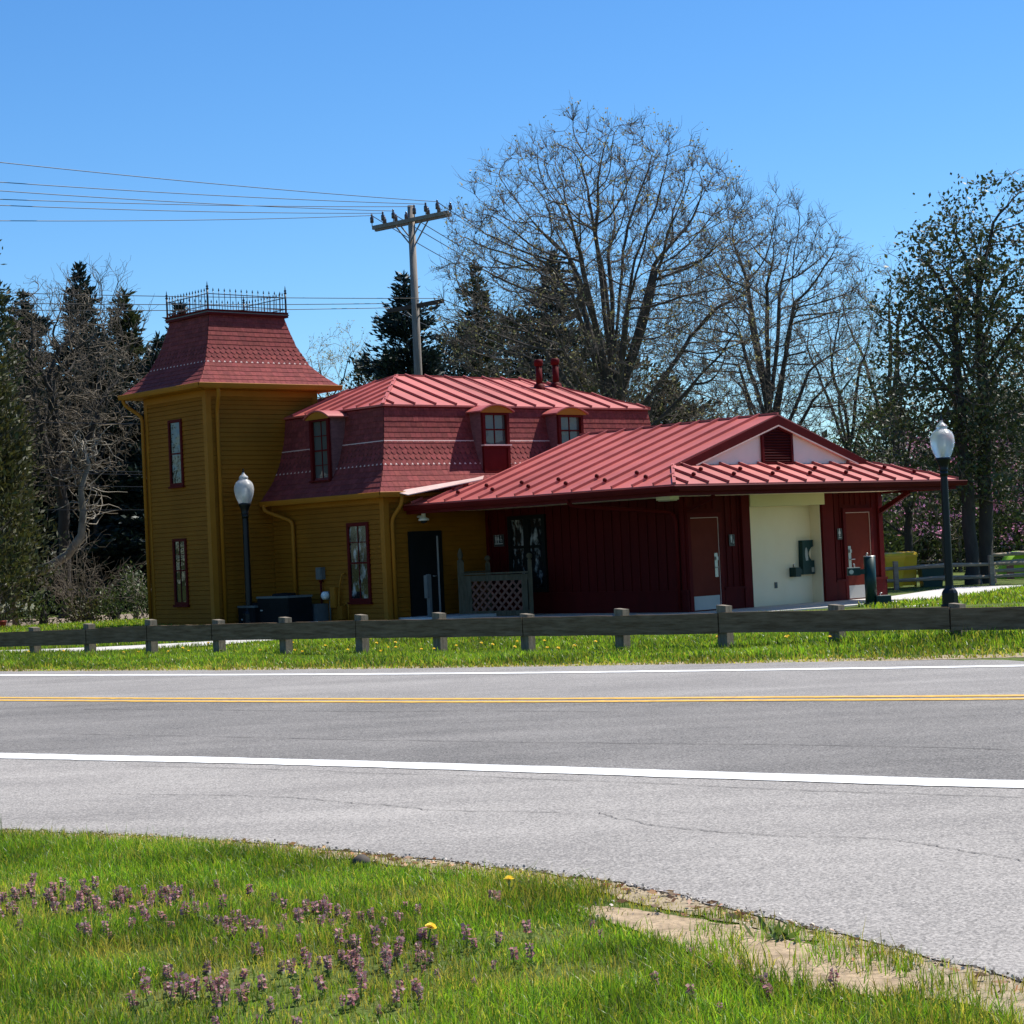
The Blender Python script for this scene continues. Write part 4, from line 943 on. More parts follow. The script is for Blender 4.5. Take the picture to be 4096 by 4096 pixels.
# air conditioners and meters by the yellow wall
def ac_unit(a, b, wd, dp, h, label, fan):
    o = site_thing('air_conditioner', a, b, label, 'air conditioner', 'condenser units by the yellow house')
    m = MB(); m.box(-wd / 2, wd / 2, -dp / 2, dp / 2, .06, h - .05)
    for k in range(9): m.box(-wd / 2 + .04, wd / 2 - .04, -dp / 2 - .012, -dp / 2, .12 + k * (h - .25) / 9, .12 + k * (h - .25) / 9 + .03)
    m.build('cabinet', M['ac'], o)
    m = MB(); m.box(-wd / 2 - .015, wd / 2 + .015, -dp / 2 - .02, dp / 2 + .015, h - .05, h); m.build('cabinet_lid', M['grey_box'], o)
    m = MB(); m.lathe([(fan, h), (fan, h + .03), (fan - .03, h + .06), (.05, h + .07), (.002, h + .07)], n=18); m.build('fan_guard', M['ac'], o)
    m = MB(); m.box(-wd / 2 - .1, wd / 2 + .1, -dp / 2 - .1, dp / 2 + .1, 0, .06); m.build('base_pad', M['concrete'], o)
    m = MB(); m.box(-wd / 2 + .15, -wd / 2 + .25, -dp / 2 - .026, -dp / 2 - .012, h - .36, h - .33); m.build('nameplate', M['kick'], o)
ac_unit(1.55, 1.05, 1.35, .7, .72, 'wide dark slate condenser unit beside the house downspout', .30)
ac_unit(.52, .95, .75, .7, .50, 'low dark condenser unit between the lamp post and the wider unit', .25)
def wall_box(name, a, z0, z1, wd, dp, mt, label, cat, extra=None):
    o = site_thing(name, a, HB0 - .017, label, cat)
    m = MB(); m.box(-wd / 2, wd / 2, -dp, 0, z0, z1); m.build('housing', mt, o)
    m = MB(); m.box(-wd / 2 + .02, wd / 2 - .02, -dp - .012, -dp, z0 + .02, z1 - .02); m.build('cover', mt, o)
    if extra: extra(o)
    return o
def ex1(o):
    m = MB(); m.tube([(0, -.06, .0), (0, -.06, 1.06)], .025, 8); m.lathe([(.06, 1.06), (.04, 1.0)], (0, -.06, 0), 8); m.build('conduit', M['red_trim'], o)
wall_box('meter_box', 2.12, 1.08, 1.38, .24, .12, M['grey_box'], 'grey box on a conduit, highest of the boxes on the yellow wall', 'meter box', ex1)
def ex2(o):
    m = MB(); m.lathe([(.10, 0), (.10, .1), (.07, .13), (.002, .135)], n=16); g = m.build('meter_dial', M['white'], o); g.rotation_euler = (math.pi / 2, 0, 0); g.location = (0, -.11, .68)
    m = MB(); m.tube([(.05, -.06, 0), (.05, -.06, .55)], .022, 8); m.build('conduit', M['grey_box'], o)
wall_box('electric_meter', 2.42, .58, .78, .2, .11, M['grey_box'], 'round faced white electric meter on the yellow wall', 'electric meter', ex2)
wall_box('utility_box', 2.70, .38, .88, .22, .14, M['ochre_trim'], 'ochre painted utility box right of the electric meter', 'utility box')
wall_box('disconnect_box', 2.18, .05, .48, .26, .35, M['grey_box'], 'pale grey box standing low beside the wide condenser unit', 'utility box')
o = site_thing('gas_pipe', 2.98, HB0 - .1, 'ochre painted pipe with a bend rising along the yellow wall', 'pipe')
m = MB(); m.tube([(-.1, 0, 0), (-.1, 0, .5), (-.05, 0, .9), (.06, .0, 1.18), (.12, .07, 1.22)], .022, 8); m.build('pipe_run', M['ochre_trim'], o)
m = MB(); m.box(-.05, .15, -.1, .06, .1, .42); m.build('regulator', M['ochre'], o)
m = MB(); m.tube([(.28, 0, 0), (.28, 0, .45), (.2, 0, .48), (.1, 0, .4)], .02, 6); m.build('pipe_branch', M['ochre_trim'], o)
o = empty('push_button_post', W(5.7, 2.35, .03), -YAW, 'slim grey door opener post standing before the dark door', 'post')
m = MB(); m.box(-.055, .055, -.035, .035, 0, 1.08); m.build('post_shaft', M['grey_box'], o)
m = MB(); m.box(-.06, .06, -.10, -.036, .52, 1.06); m.build('button_box', M['grey_box'], o)

# lattice railing beside the ramp
ra = empty('lattice_railing', (-1.3, 48.3, 0), 0, 'grey timber ramp railing with red brown diagonal lattice and turned finials', 'railing')
R0 = Vector((0, 0, 0)); 
RX = Vector((1.66, -1.1, 0))       # front run, towards the viewer's right
RY = Vector((.72, .62, 0))         # return run going back
zt_ = 1.06
def rpost(p, h, fin, wd=.13):
    m = MB(); m.box(p.x - wd / 2, p.x + wd / 2, p.y - wd / 2, p.y + wd / 2, 0, h); q = m.build('railing_post', M['deck_wood'], ra)
    m = MB()
    if fin == 'pine': m.lathe([(.085, h), (.085, h + .03), (.04, h + .06), (.065, h + .12), (.07, h + .18), (.05, h + .26), (.01, h + .34)], (p.x, p.y, 0), 10)
    else: m.lathe([(.06, h), (.035, h + .05)] + [(.075 * math.sin(a_), h + .12 - .075 * math.cos(a_)) for a_ in np.linspace(.5, 3.13, 8)], (p.x, p.y, 0), 12)
    m.build('finial', M['deck_wood'], q)
rpost(R0, 1.36, 'pine', .16); rpost(R0 + RX, 1.32, 'ball', .10); rpost(R0 + RY * .9, 1.30, 'ball', .12)
m = MB(); m.bar(R0 + Vector((0, 0, zt_)), R0 + RX + Vector((0, 0, zt_)), .15, .04); m.bar(R0 + RY * .9 + Vector((0, 0, zt_ + .045)), R0 + Vector((0, 0, zt_ + .045)), .15, .04); m.build('hand_rail', M['deck_wood'], ra)
m = MB(); m.bar(R0 + Vector((0, 0, .95)), R0 + RX + Vector((0, 0, .95)), .04, .14); m.bar(R0 + Vector((0, 0, .10)), R0 + RX + Vector((0, 0, .10)), .04, .12)
tdir = RX.normalized(); m.bar(R0 + tdir * .2 + Vector((0, 0, .16)), R0 + tdir * .2 + Vector((0, 0, .88)), .04, .2, up=tdir); m.bar(R0 + RX - tdir * .16 + Vector((0, 0, .16)), R0 + RX - tdir * .16 + Vector((0, 0, .88)), .04, .16, up=tdir); m.build('railing_frame', M['deck_wood'], ra)
def lattice(p, q, z0, z1, name='lattice_panel'):
    m = MB(); L_ = (q - p).length; t_ = (q - p).normalized(); nn = Vector((t_.y, -t_.x, 0)); H_ = z1 - z0; st = .215
    for sgn, off in ((1, .008), (-1, -.008)):
        s = -H_
        while s < L_ + H_:
            x0, x1 = s, s + H_ if sgn > 0 else s; 
            pts = []
            # clip the diagonal to the panel
            za, zb = 0.0, H_
            xa, xb = (s, s + H_) if sgn > 0 else (s + H_, s)
            if sgn > 0:
                if xa < 0: za += -xa; xa = 0
                if xb > L_: zb -= xb - L_; xb = L_
            else:
                if xa > L_: za += xa - L_; xa = L_
                if xb < 0: zb -= -xb; xb = 0
            if zb - za > .05 and 0 <= xa <= L_ and 0 <= xb <= L_:
                a_ = p + t_ * xa + nn * off + Vector((0, 0, z0 + za)); b_ = p + t_ * xb + nn * off + Vector((0, 0, z0 + zb))
                m.bar(a_, b_, .012, .055, up=Vector((t_.x * (-sgn), t_.y * (-sgn), 1)))
            s += st
    return m.build(name, M['lattice'], ra)
lattice(R0 + tdir * .24, R0 + RX - tdir * .2, .15, .88); lattice(R0 + RY * .05, R0 + RY * .86, .15, .95)

# ------------------------------------------------------------------ timber guard rail along the road
NP = 13
gr = empty('guard_rail_fence', (FEN0[0], FEN0[1], 0), math.atan2(FDIR[1], FDIR[0]), 'low weathered timber guard rail on square posts along the far road edge', 'fence')
TOP = np.interp(np.arange(-1, NP), [-1, 0, 1, 2, 4, 5, 8, 11, 12], [.34, .36, .40, .45, .475, .49, .51, .54, .55])
sp = FLEN / 11
gzs = lambda s: float(np.interp(s, GS, GZ))
rr = random.Random(3)
for k in range(-1, NP):
    s = k * sp + rr.uniform(-.06, .06); z0 = gzs(s); zt2 = TOP[k + 1] + rr.uniform(.05, .12)
    m = MB(); h_ = .085; x = rr.uniform(-.01, .01)
    m.hexa([(s - h_, .0, z0 - .25), (s + h_, .0, z0 - .25), (s + h_, .17, z0 - .25), (s - h_, .17, z0 - .25), (s - h_ + x, .0, zt2), (s + h_ + x, .0, zt2 - .015), (s + h_ + x, .17, zt2 - .02), (s - h_ + x, .17, zt2)])
    m.build('post', M['timber_post'], gr)
joints = [-1, 1, 2, 3, 5, 7, 9, 11, 12]
for i_ in range(len(joints) - 1):
    k0, k1 = joints[i_], joints[i_ + 1]; s0, s1 = k0 * sp + .012, k1 * sp - .012
    z0, z1 = TOP[k0 + 1] + rr.uniform(-.008, .008), TOP[k1 + 1] + rr.uniform(-.008, .008); hh = .305
    m = MB(); n = 10; v = []
    for q in range(n + 1):
        f = q / n; s = s0 + (s1 - s0) * f; z = z0 + (z1 - z0) * f + math.sin(f * 3.1) * rr.uniform(-.012, .004); yb = rr.uniform(-.006, .006)
        v += [(s, -.058 + yb, z - hh), (s, -.002, z - hh), (s, -.002, z), (s, -.058 + yb, z)]
    fs = [(3, 2, 1, 0), (4 * n, 4 * n + 1, 4 * n + 2, 4 * n + 3)]
    for q in range(n):
        for e_ in range(4): fs.append((q * 4 + e_, q * 4 + (e_ + 1) % 4, q * 4 + 4 + (e_ + 1) % 4, q * 4 + 4 + e_))
    m.add(v, fs); m.build('rail', M['timber'], gr)


# ------------------------------------------------------------------ vegetation helpers
def seg_mesh(name, segs, n, mat_, parent):
    """segs: rows of x0 y0 z0 x1 y1 z1 r0 r1; one open prism each"""
    S = np.asarray(segs, float); P0, P1, r0, r1 = S[:, :3], S[:, 3:6], S[:, 6], S[:, 7]
    t = P1 - P0; ln = np.linalg.norm(t, axis=1); ln[ln < 1e-6] = 1e-6; t /= ln[:, None]
    ref = np.where(np.abs(t[:, 2:3]) < .9, np.array([[0, 0, 1.]]), np.array([[1., 0, 0]]))
    u = np.cross(t, ref); u /= np.linalg.norm(u, axis=1)[:, None]; v = np.cross(t, u)
    P1 = P1 + t * r1[:, None] * .6
    ang = np.arange(n) * 2 * np.pi / n
    ring = u[:, None, :] * np.cos(ang)[None, :, None] + v[:, None, :] * np.sin(ang)[None, :, None]
    A = P0[:, None] + ring * r0[:, None, None]; B_ = P1[:, None] + ring * r1[:, None, None]
    V = np.concatenate([A, B_], 1).reshape(-1, 3)
    k = np.arange(n); q = np.stack([k, (k + 1) % n, n + (k + 1) % n, n + k], 1)
    Q = (np.arange(len(S)) * 2 * n)[:, None, None] + q[None]
    return link_mesh(name, mesh_np(name, V, Q.reshape(-1, 4), mat=mat_, smooth=True), parent)

def leaf_cloud(name, C, size, mat_, parent, rng, aspect=.5, direction=None, spread=1.0, tint=(.55, 1.35), hue=.12, kind=None):
    """diamond leaves at points C; direction = preferred axis (N,3) mixed with a random one"""
    C = np.asarray(C, float); n = len(C)
    d = rng.normal(size=(n, 3)); d /= np.linalg.norm(d, axis=1)[:, None]
    if direction is not None: d = direction + d * spread; d /= np.linalg.norm(d, axis=1)[:, None]
    o = rng.normal(size=(n, 3)); s = np.cross(d, o); s /= np.linalg.norm(s, axis=1)[:, None] + 1e-9
    L = size * rng.uniform(.6, 1.3, n); d = d * L[:, None]; s = s * (L * aspect * .5)[:, None]
    V = np.stack([C, C + d * .45 + s, C + d, C + d * .45 - s], 1).reshape(-1, 3)
    Q = np.arange(n * 4).reshape(-1, 4)
    b = rng.uniform(tint[0], tint[1], n); tc = np.stack([b * (1 + hue * rng.normal(size=n)), b, b * (1 + hue * rng.normal(size=n))], 1)
    o_ = link_mesh(name, mesh_np(name, V, Q, mat=mat_, tint=np.repeat(np.clip(tc, 0, 3), 4, 0)), parent)
    if kind: o_['kind'] = kind
    return o_

def norm(v): return v / (np.linalg.norm(v) + 1e-9)

def bare_tree(name, label, cat, x, y, h, rx, ry, zlow, trunk_h, tr, seed, nl=26, nb=9, twigs=5, jit=.05, bark='bark', twigm='twig', group=None, up=.35, lean=(0, 0), low_el=-12, buds=0, leaves=None, leafsize=.14, leafn=0, twiglen=.75, r_end=.012, budm='bud', trunks=1, skirt=1.0, twig_r=.0085):
    rng = np.random.default_rng(seed)
    root = empty(name, (x, y, 0), 0, label, cat, group)
    big = []; small = []; tips = []
    cz = zlow + (h - zlow) * .42; 
    def poly(pts, r0, r1, store):
        n = len(pts) - 1
        for i in range(n):
            a, b = r0 + (r1 - r0) * (i / n) ** .8, r0 + (r1 - r0) * ((i + 1) / n) ** .8
            store.append((*pts[i], *pts[i + 1], a, b))
    def twig(p, d, L, r, depth):
        pts = [p]; q = p.copy(); dd = d.copy(); ns = 3
        for i in range(ns):
            dd = norm(dd + rng.normal(size=3) * (.22 + jit * 2) + np.array([0, 0, .10 + up * .15])); q = q + dd * L / ns; pts.append(q)
        poly(pts, r, max(r * .45, twig_r * .55), small)
        tips.append((pts[-1], dd)); 
        if depth > 0:
            for i in range(1, ns + 1):
                if rng.random() < .9:
                    e = norm(norm(pts[i] - pts[i - 1]) + norm(rng.normal(size=3)) * .85 + np.array([0, 0, .15]))
                    twig(pts[i], e, L * rng.uniform(.45, .75), r * .6, depth - 1)
    tops = []
    for tk in range(trunks):
        off = np.array([rng.uniform(-.35, .35), rng.uniform(-.3, .3), 0]) if trunks > 1 else np.zeros(3)
        pts = []; q = off.copy(); n = 8
        for i in range(n + 1):
            f = i / n; pts.append(np.array([off[0] + lean[0] * f + rng.normal() * .04 * (0 < i), off[1] + lean[1] * f + rng.normal() * .04 * (0 < i), -.1 + f * trunk_h]))
        for i in range(n):
            fl = 1 + .5 * max(0, 1 - i / 1.2) ; fl2 = 1 + .5 * max(0, 1 - (i + 1) / 1.2)
            big.append((*pts[i], *pts[i + 1], tr * fl * (1 - .35 * i / n), tr * fl2 * (1 - .35 * (i + 1) / n)))
        tops.append(pts)
    ga_ = math.pi * (3 - 5 ** .5)
    for l in range(nl):
        el = low_el + (88 - low_el) * ((l + .5) / nl) ** .85; az = l * ga_ + rng.normal() * .25
        e = R(el); dv = np.array([math.cos(e) * math.cos(az), math.cos(e) * math.sin(az), math.sin(e)])
        rzz = (h - cz) if dv[2] > 0 else (cz - zlow)
        k = rng.uniform(.86, 1.03)
        trk = tops[l % trunks]
        tgt = np.array([lean[0] + dv[0] * rx * k, lean[1] + dv[1] * ry * k, cz + dv[2] * rzz * k])
        hs = trunk_h * (.5 + .5 * min(1, max(0, (el + 15) / 60)) * rng.uniform(.8, 1))
        i0 = hs / trunk_h * 8; i1 = min(int(i0), 7); P0 = trk[i1] + (trk[i1 + 1] - trk[i1]) * (i0 - i1)
        Lm = np.linalg.norm(tgt - P0)
        mid = P0 * .5 + tgt * .5 + np.array([0, 0, -.02 + up * .12]) * Lm; mid[:2] = P0[:2] * .52 + tgt[:2] * .48
        n = 12; pts = []; drift = np.zeros(3)
        for i in range(n + 1):
            f = i / n; p = (1 - f) ** 2 * P0 + 2 * f * (1 - f) * mid + f * f * tgt
            if i: drift = drift * .75 + rng.normal(size=3) * jit * Lm * .22
            pts.append(p + drift * min(1, f * 3))
        r0 = tr * (.26 + .22 * rng.random()) * (1 if el < 70 else 1.25); r0 = max(r0, .035)
        poly(pts, r0, r_end, big)
        tips.append((pts[-1], norm(pts[-1] - pts[-2])))
        for s in range(nb):
            f = .22 + .76 * (s + rng.random() * .8) / nb; i1 = min(int(f * n), n - 1); P = pts[i1] + (pts[i1 + 1] - pts[i1]) * (f * n - i1)
            T = norm(pts[i1 + 1] - pts[i1]); pr = norm(np.cross(T, rng.normal(size=3)))
            d = norm(T * .9 + pr * .8 + np.array([0, 0, .12 + up * .3])); Lb = Lm * (.10 + .26 * (1 - f)) * rng.uniform(.7, 1.25) + .3
            sp_ = [P]; q = P.copy(); dd = d.copy(); m_ = 5
            for i in range(m_):
                dd = norm(dd + rng.normal(size=3) * (.14 + jit * 1.6) + np.array([0, 0, .06 + up * .1])); q = q + dd * Lb / m_; sp_.append(q)
            rb = max(r0 * (1 - f) * .55, .016)
            poly(sp_, rb, twig_r * 1.1, big if rb > .03 else small)
            tips.append((sp_[-1], dd))
            for t_ in range(twigs):
                i = 1 + t_ % m_; dt = norm(norm(sp_[i] - sp_[i - 1]) * .8 + norm(rng.normal(size=3)) * .8 + np.array([0, 0, .1 + up * .25]))
                twig(sp_[i], dt, twiglen * rng.uniform(.6, 1.3), twig_r * 1.5, 1)
        for t_ in range(4): twig(pts[-1 - t_ % 3], norm(norm(pts[-1] - pts[-2]) + norm(rng.normal(size=3)) * .7), twiglen * rng.uniform(.6, 1.1), twig_r * 1.5, 1)
    seg_mesh('trunk', big, 6, M[bark], root)
    crown = seg_mesh('crown', small, 3, M[twigm], root)
    T_ = np.array([t[0] for t in tips]); Dn = np.array([t[1] for t in tips])
    if buds:
        sel = rng.random(len(T_)) < buds
        C = np.repeat(T_[sel], 3, 0) + rng.normal(size=(sel.sum() * 3, 3)) * .07
        leaf_cloud('buds', C, .10, M[budm], root, rng, .6, kind='stuff')
    if leaves:
        C = np.repeat(T_, leafn, 0) + rng.normal(size=(len(T_) * leafn, 3)) * np.array([.26, .26, .17]) * skirt
        leaf_cloud('foliage', C, leafsize, M[leaves], root, rng, .55, kind='stuff')
    return root

def sc_tree(name, label, cat, x, y, h, rx, ry, zc, zlow, fork, tr, seed, natt=1400, step=.38, kill=.8, infl=4.0, noise=.12, bark='bark', twigm='twig', twiglen=.6, twig_r=.0085, tw=3, tip_r=.012, buds=0, budm='bud', cone=.3, lean=(0, 0), trop=.12, leaves=None, leafn=0, leafsize=.14, pad=(.45, .45, .14), core=.35, leader=.5, group=None, leaf_low=0.0, expo=2.35, limbs=0, limb_el=(8, 84), reach=.62):
    """branches grown towards points scattered through the crown, so limbs fork and fork again"""
    rng = np.random.default_rng(seed); root = empty(name, (x, y, 0), 0, label, cat, group)
    A = rng.normal(size=(natt * 3, 3)); A /= np.linalg.norm(A, axis=1)[:, None]; A *= (rng.uniform(core ** 3, 1, len(A)) ** (1 / 3))[:, None]
    A[:, 2] = np.where(A[:, 2] > 0, A[:, 2] * (h - zc), A[:, 2] * (zc - zlow)) + zc
    A[:, 0] = A[:, 0] * rx + lean[0]; A[:, 1] = A[:, 1] * ry + lean[1]
    rad = np.hypot(A[:, 0], A[:, 1]); A = A[A[:, 2] > fork * .8 + cone * rad - .2][:natt]
    lead = fork + (h - fork) * leader * .3
    P = [np.array([0., 0., -.1])]; par = [-1]; n0 = int(lead / step) + 1; wob = np.zeros(2)
    for i in range(n0):
        wob += rng.normal(size=2) * .02; f = (i + 1) / n0; P.append(np.array([lean[0] * f * .6 + wob[0], lean[1] * f * .6 + wob[1], -.1 + (lead + .1) * f])); par.append(i)
    for l in range(limbs):
        e = R(limb_el[0] + (limb_el[1] - limb_el[0]) * (l + .5) / limbs); az = l * 2.39996 + rng.normal() * .3
        dv = np.array([math.cos(e) * math.cos(az) * rx, math.cos(e) * math.sin(az) * ry, math.sin(e)]); i0 = min(n0, max(1, int((fork * .8 + (lead - fork * .8) * (l + .5) / limbs) / step))); dv[2] *= (h * .97 - P[i0][2])
        tgt = P[i0] + dv * reach * rng.uniform(.85, 1.1); L_ = np.linalg.norm(tgt - P[i0]); q = P[i0]; last = i0; dd = norm(tgt - q)
        dd = norm(dd * np.array([1, 1, .75 if e < .9 else 1]))
        for k in range(int(L_ / step)):
            dd = norm(dd * 1.0 + norm(tgt - q) * .12 + rng.normal(size=3) * noise * .5); q = q + dd * step; P.append(q); par.append(last); last = len(P) - 1
    P = np.array(P); par = list(par); ok_from = int(fork * .75 / step)
    d = np.linalg.norm(A[:, None] - P[None, ok_from:], axis=2); near = d.argmin(1) + ok_from; dist = d.min(1); alive = np.ones(len(A), bool)
    kids = np.zeros(len(P) + 20000, int)
    for it in range(160):
        act = alive & (dist < infl if (it > 12 or limbs) else dist < 30)
        if not act.any(): break
        v = A[act] - P[near[act]]; v /= np.linalg.norm(v, axis=1)[:, None] + 1e-9
        idx = near[act]; un, inv = np.unique(idx, return_inverse=True); S_ = np.zeros((len(un), 3)); np.add.at(S_, inv, v)
        pd_ = np.array([P[u] - P[par[u]] if par[u] >= 0 else np.array([0, 0, 1.]) for u in un]); pd_ /= np.linalg.norm(pd_, axis=1)[:, None] + 1e-9
        S_ = S_ / (np.linalg.norm(S_, axis=1)[:, None] + 1e-9) + pd_ * .45 + rng.normal(size=S_.shape) * noise + np.array([0, 0, trop]); S_ /= np.linalg.norm(S_, axis=1)[:, None] + 1e-9
        m_ = kids[un] < 3; un, S_ = un[m_], S_[m_]
        if not len(un): break
        kids[un] += 1
        Q = P[un] + S_ * step; base = len(P); P = np.concatenate([P, Q]); par += list(un)
        dn = np.linalg.norm(A[:, None] - Q[None], axis=2); k = dn.argmin(1); dm = dn.min(1); better = dm < dist
        near[better] = base + k[better]; dist[better] = dm[better]; alive &= dist > kill
        if len(P) > 12000: break
    n = len(P); ch = np.zeros(n, int); acc = np.zeros(n)
    for i in range(n - 1, 0, -1):
        if ch[i] == 0: acc[i] = tip_r ** expo
        acc[par[i]] += acc[i]; ch[par[i]] += 1
    r = acc ** (1 / expo); k_ = tr / max(r[1], 1e-6); r = tip_r + (r - tip_r) * (tr - tip_r) / max(r[1] - tip_r, 1e-6)
    r[0] = r[1] * 1.45; r[1] *= 1.15
    big = []; small = []; tips = []
    for i in range(1, n):
        (big if r[i] > .03 else small).append((*P[par[i]], *P[i], min(r[par[i]], r[i] * 1.25), r[i]))
    def twig(p, dd, L, rr_, depth):
        q = p.copy(); pts = [p]
        for i in range(3):
            dd = norm(dd + rng.normal(size=3) * (.10 + noise * 1.5) + np.array([0, 0, .06 + trop * .6])); q2 = q + dd * L / 3; small.append((*q, *q2, rr_ * (1 - i * .2), rr_ * (.8 - i * .2))); q = q2; pts.append(q)
            if depth and rng.random() < .85: twig(q, norm(dd + norm(rng.normal(size=3)) * .9), L * rng.uniform(.45, .75), rr_ * .65, depth - 1)
        tips.append(q)
    for i in range(1, n):
        if P[i][2] < fork * .9 or r[i] > .05: continue
        dd = norm(P[i] - P[par[i]])
        if ch[i] == 0:
            for _ in range(tw): twig(P[i], norm(dd + norm(rng.normal(size=3)) * .7), twiglen * rng.uniform(.6, 1.25), twig_r * 1.3, 1)
        elif rng.random() < .35 * tw / 3: twig(P[i], norm(dd + norm(rng.normal(size=3)) * 1.1), twiglen * rng.uniform(.5, 1.1), twig_r * 1.2, 1)
    seg_mesh('trunk', big, 7, M[bark], root); seg_mesh('crown', small, 3, M[twigm], root)
    T_ = np.array(tips)
    if buds:
        sel = rng.random(len(T_)) < buds; C = np.repeat(T_[sel], 3, 0) + rng.normal(size=(sel.sum() * 3, 3)) * .07
        leaf_cloud('buds', C, .10, M[budm], root, rng, .6, kind='stuff')
    if leaves:
        tn = np.array([P[i] for i in range(n) if ch[i] == 0 and P[i][2] > leaf_low]); C = np.repeat(tn, leafn, 0) + rng.normal(size=(len(tn) * leafn, 3)) * np.array(pad)
        shade = np.repeat(rng.uniform(.7, 1.3, len(tn)), leafn)
        leaf_cloud('foliage', C, leafsize, M[leaves], root, rng, .55, kind='stuff')
    return root

def conifer(name, label, x, y, h, rb, seed, mat_='needle_blue', z0=.6, droop=.25, dens=1.0, group=None, power=.85, bark='bark_dark', size=.30, lean=0.0):
    rng = np.random.default_rng(seed); root = empty(name, (x, y, 0), rng.uniform(0, 6), label, 'tree', group)
    seg_mesh('trunk', [(0, 0, -.1, 0, 0, h * .5, .17, .10), (0, 0, h * .5, 0, 0, h, .10, .015)], 8, M[bark], root)
    C = []; Dv = []; segs = []
    z = z0
    while z < h - .15:
        f = z / h; rr_ = rb * (1 - f) ** power * (0.9 + .25 * math.sin(z * 3.1 + seed)); nb = max(4, int((6 + 5 * (1 - f)) * dens))
        for k in range(nb):
            az = rng.uniform(0, 2 * math.pi); L = max(.15, rr_ * rng.uniform(.6, 1.18)); up_ = .5 * f + rng.normal() * .12 - droop * (1 - f)
            d = np.array([math.cos(az), math.sin(az), up_]); d /= np.linalg.norm(d)
            P0 = np.array([0, 0, z + rng.uniform(-.15, .15)])
            n = max(2, int(L / .12 * dens))
            t = rng.uniform(.12, 1, n); P = P0 + d * (L * t)[:, None]; P[:, 2] -= .10 * L * t * t * droop * 4 - .12 * L * t ** 3
            segs.append((*P0, *(P0 + d * L * .9), .02, .006))
            w_ = .10 + .16 * L * (1 - t * .6)
            for rep in range(2):
                Q = P + rng.normal(size=P.shape) * np.stack([w_, w_, w_ * .45], 1) * .55
                C.append(Q); Dv.append(np.repeat((d + np.array([0, 0, .15]))[None], n, 0))
        z += rng.uniform(.16, .30) * (1.25 - .5 * f) / dens ** .5
    C.append(np.array([[0, 0, h - .25 + i * .05] for i in range(6)])); Dv.append(np.tile([[0, 0, 1.]], (6, 1)))
    C = np.concatenate(C); Dv = np.concatenate(Dv)
    leaf_cloud('crown', C, size, M[mat_], root, rng, .34, Dv, .55, (.5, 1.5), .08, kind='stuff')
    seg_mesh('limbs', segs, 3, M[bark], root)
    return root

def cedar(name, label, x, y, h, rb, seed, mat_='needle_green', z0=.2, n_cl=260, group=None, top=.25, cat='tree', leaf=.2, per=34, wob=.25, shape=.7):
    """dense upright evergreen built of many sprays"""
    rng = np.random.default_rng(seed); root = empty(name, (x, y, 0), 0, label, cat, group)
    seg_mesh('trunk', [(0, 0, -.1, .05, 0, h * .5, .16, .10), (.05, 0, h * .5, 0, 0, h * .95, .10, .02)], 8, M['bark_dark'], root)
    C = []; Dv = []; segs = []
    ph = rng.uniform(0, 6, 4)
    for i in range(n_cl):
        f = rng.random() ** .9; z = z0 + (h - z0) * f; az = rng.uniform(0, 2 * math.pi)
        prof = (1 - f) ** shape * min(1, (f + .06) / .12) + top * .12
        lump = 1 + wob * math.sin(3 * az + ph[0] + z * .9) + wob * .6 * math.sin(5 * az + ph[1] - z * 1.7)
        r = rb * prof * lump * (rng.uniform(.3, 1) ** .45)
        c = np.array([r * math.cos(az), r * math.sin(az), z]); od = np.array([math.cos(az) * .6, math.sin(az) * .6, .75])
        sz = .16 + .22 * (1 - f * .6)
        Q = c + rng.normal(size=(per, 3)) * np.array([sz, sz, sz * 1.05]) * .75 + od * (rng.random((per, 1)) * .35)
        C.append(Q); Dv.append(np.repeat(od[None], per, 0))
        segs.append((0, 0, max(.2, z - r * .6), *c, .02, .008))
    C = np.concatenate(C); Dv = np.concatenate(Dv)
    leaf_cloud('crown', C, leaf, M[mat_], root, rng, .38, Dv, .75, (.45, 1.5), .1, kind='stuff')
    seg_mesh('limbs', segs, 3, M['bark_dark'], root)
    return root

# ------------------------------------------------------------------ the trees
sc_tree('oak_tree', 'largest bare spreading tree, rising behind the red roof with a wide fan of limbs', 'tree', 3.7, 72, 17.0, 6.2, 5.2, 10.4, 4.2, 4.8, .37, 21, natt=4600, step=.30, kill=.48, infl=2.0, noise=.05, cone=.5, trop=.14, buds=.12, twiglen=.55, tw=6, core=.2, leader=.9, limbs=23, tip_r=.0105, twig_r=.0085)
sc_tree('bare_tree', 'second tallest bare tree, rounded crown right of the largest one', 'tree', 10.9, 82, 15.8, 4.4, 4.0, 9.8, 4.2, 4.4, .31, 22, natt=3300, step=.32, kill=.50, infl=2.0, noise=.05, cone=.5, trop=.14, buds=.04, twiglen=.55, core=.2, leader=.9, limbs=19, tip_r=.0105, twig_r=.009, tw=6)
sc_tree('bare_tree', 'thin bare tree with sparse crooked limbs left of the tall evergreen', 'tree', 17.0, 88, 14.0, 2.8, 2.4, 9.8, 5.5, 5.0, .2, 23, natt=800, step=.36, kill=.6, infl=2.2, noise=.16, cone=.3, buds=.1, tw=3, limbs=7)
sc_tree('bare_tree', 'slender greening tree with a dark pole-like trunk behind the annex gable', 'tree', 14.6, 86, 12.4, 2.6, 2.2, 8.4, 4.4, 5.0, .17, 24, natt=800, step=.36, kill=.6, infl=2.2, noise=.16, cone=.3, limbs=7, buds=.5, budm='spring_leaf', bark='bark_dark')
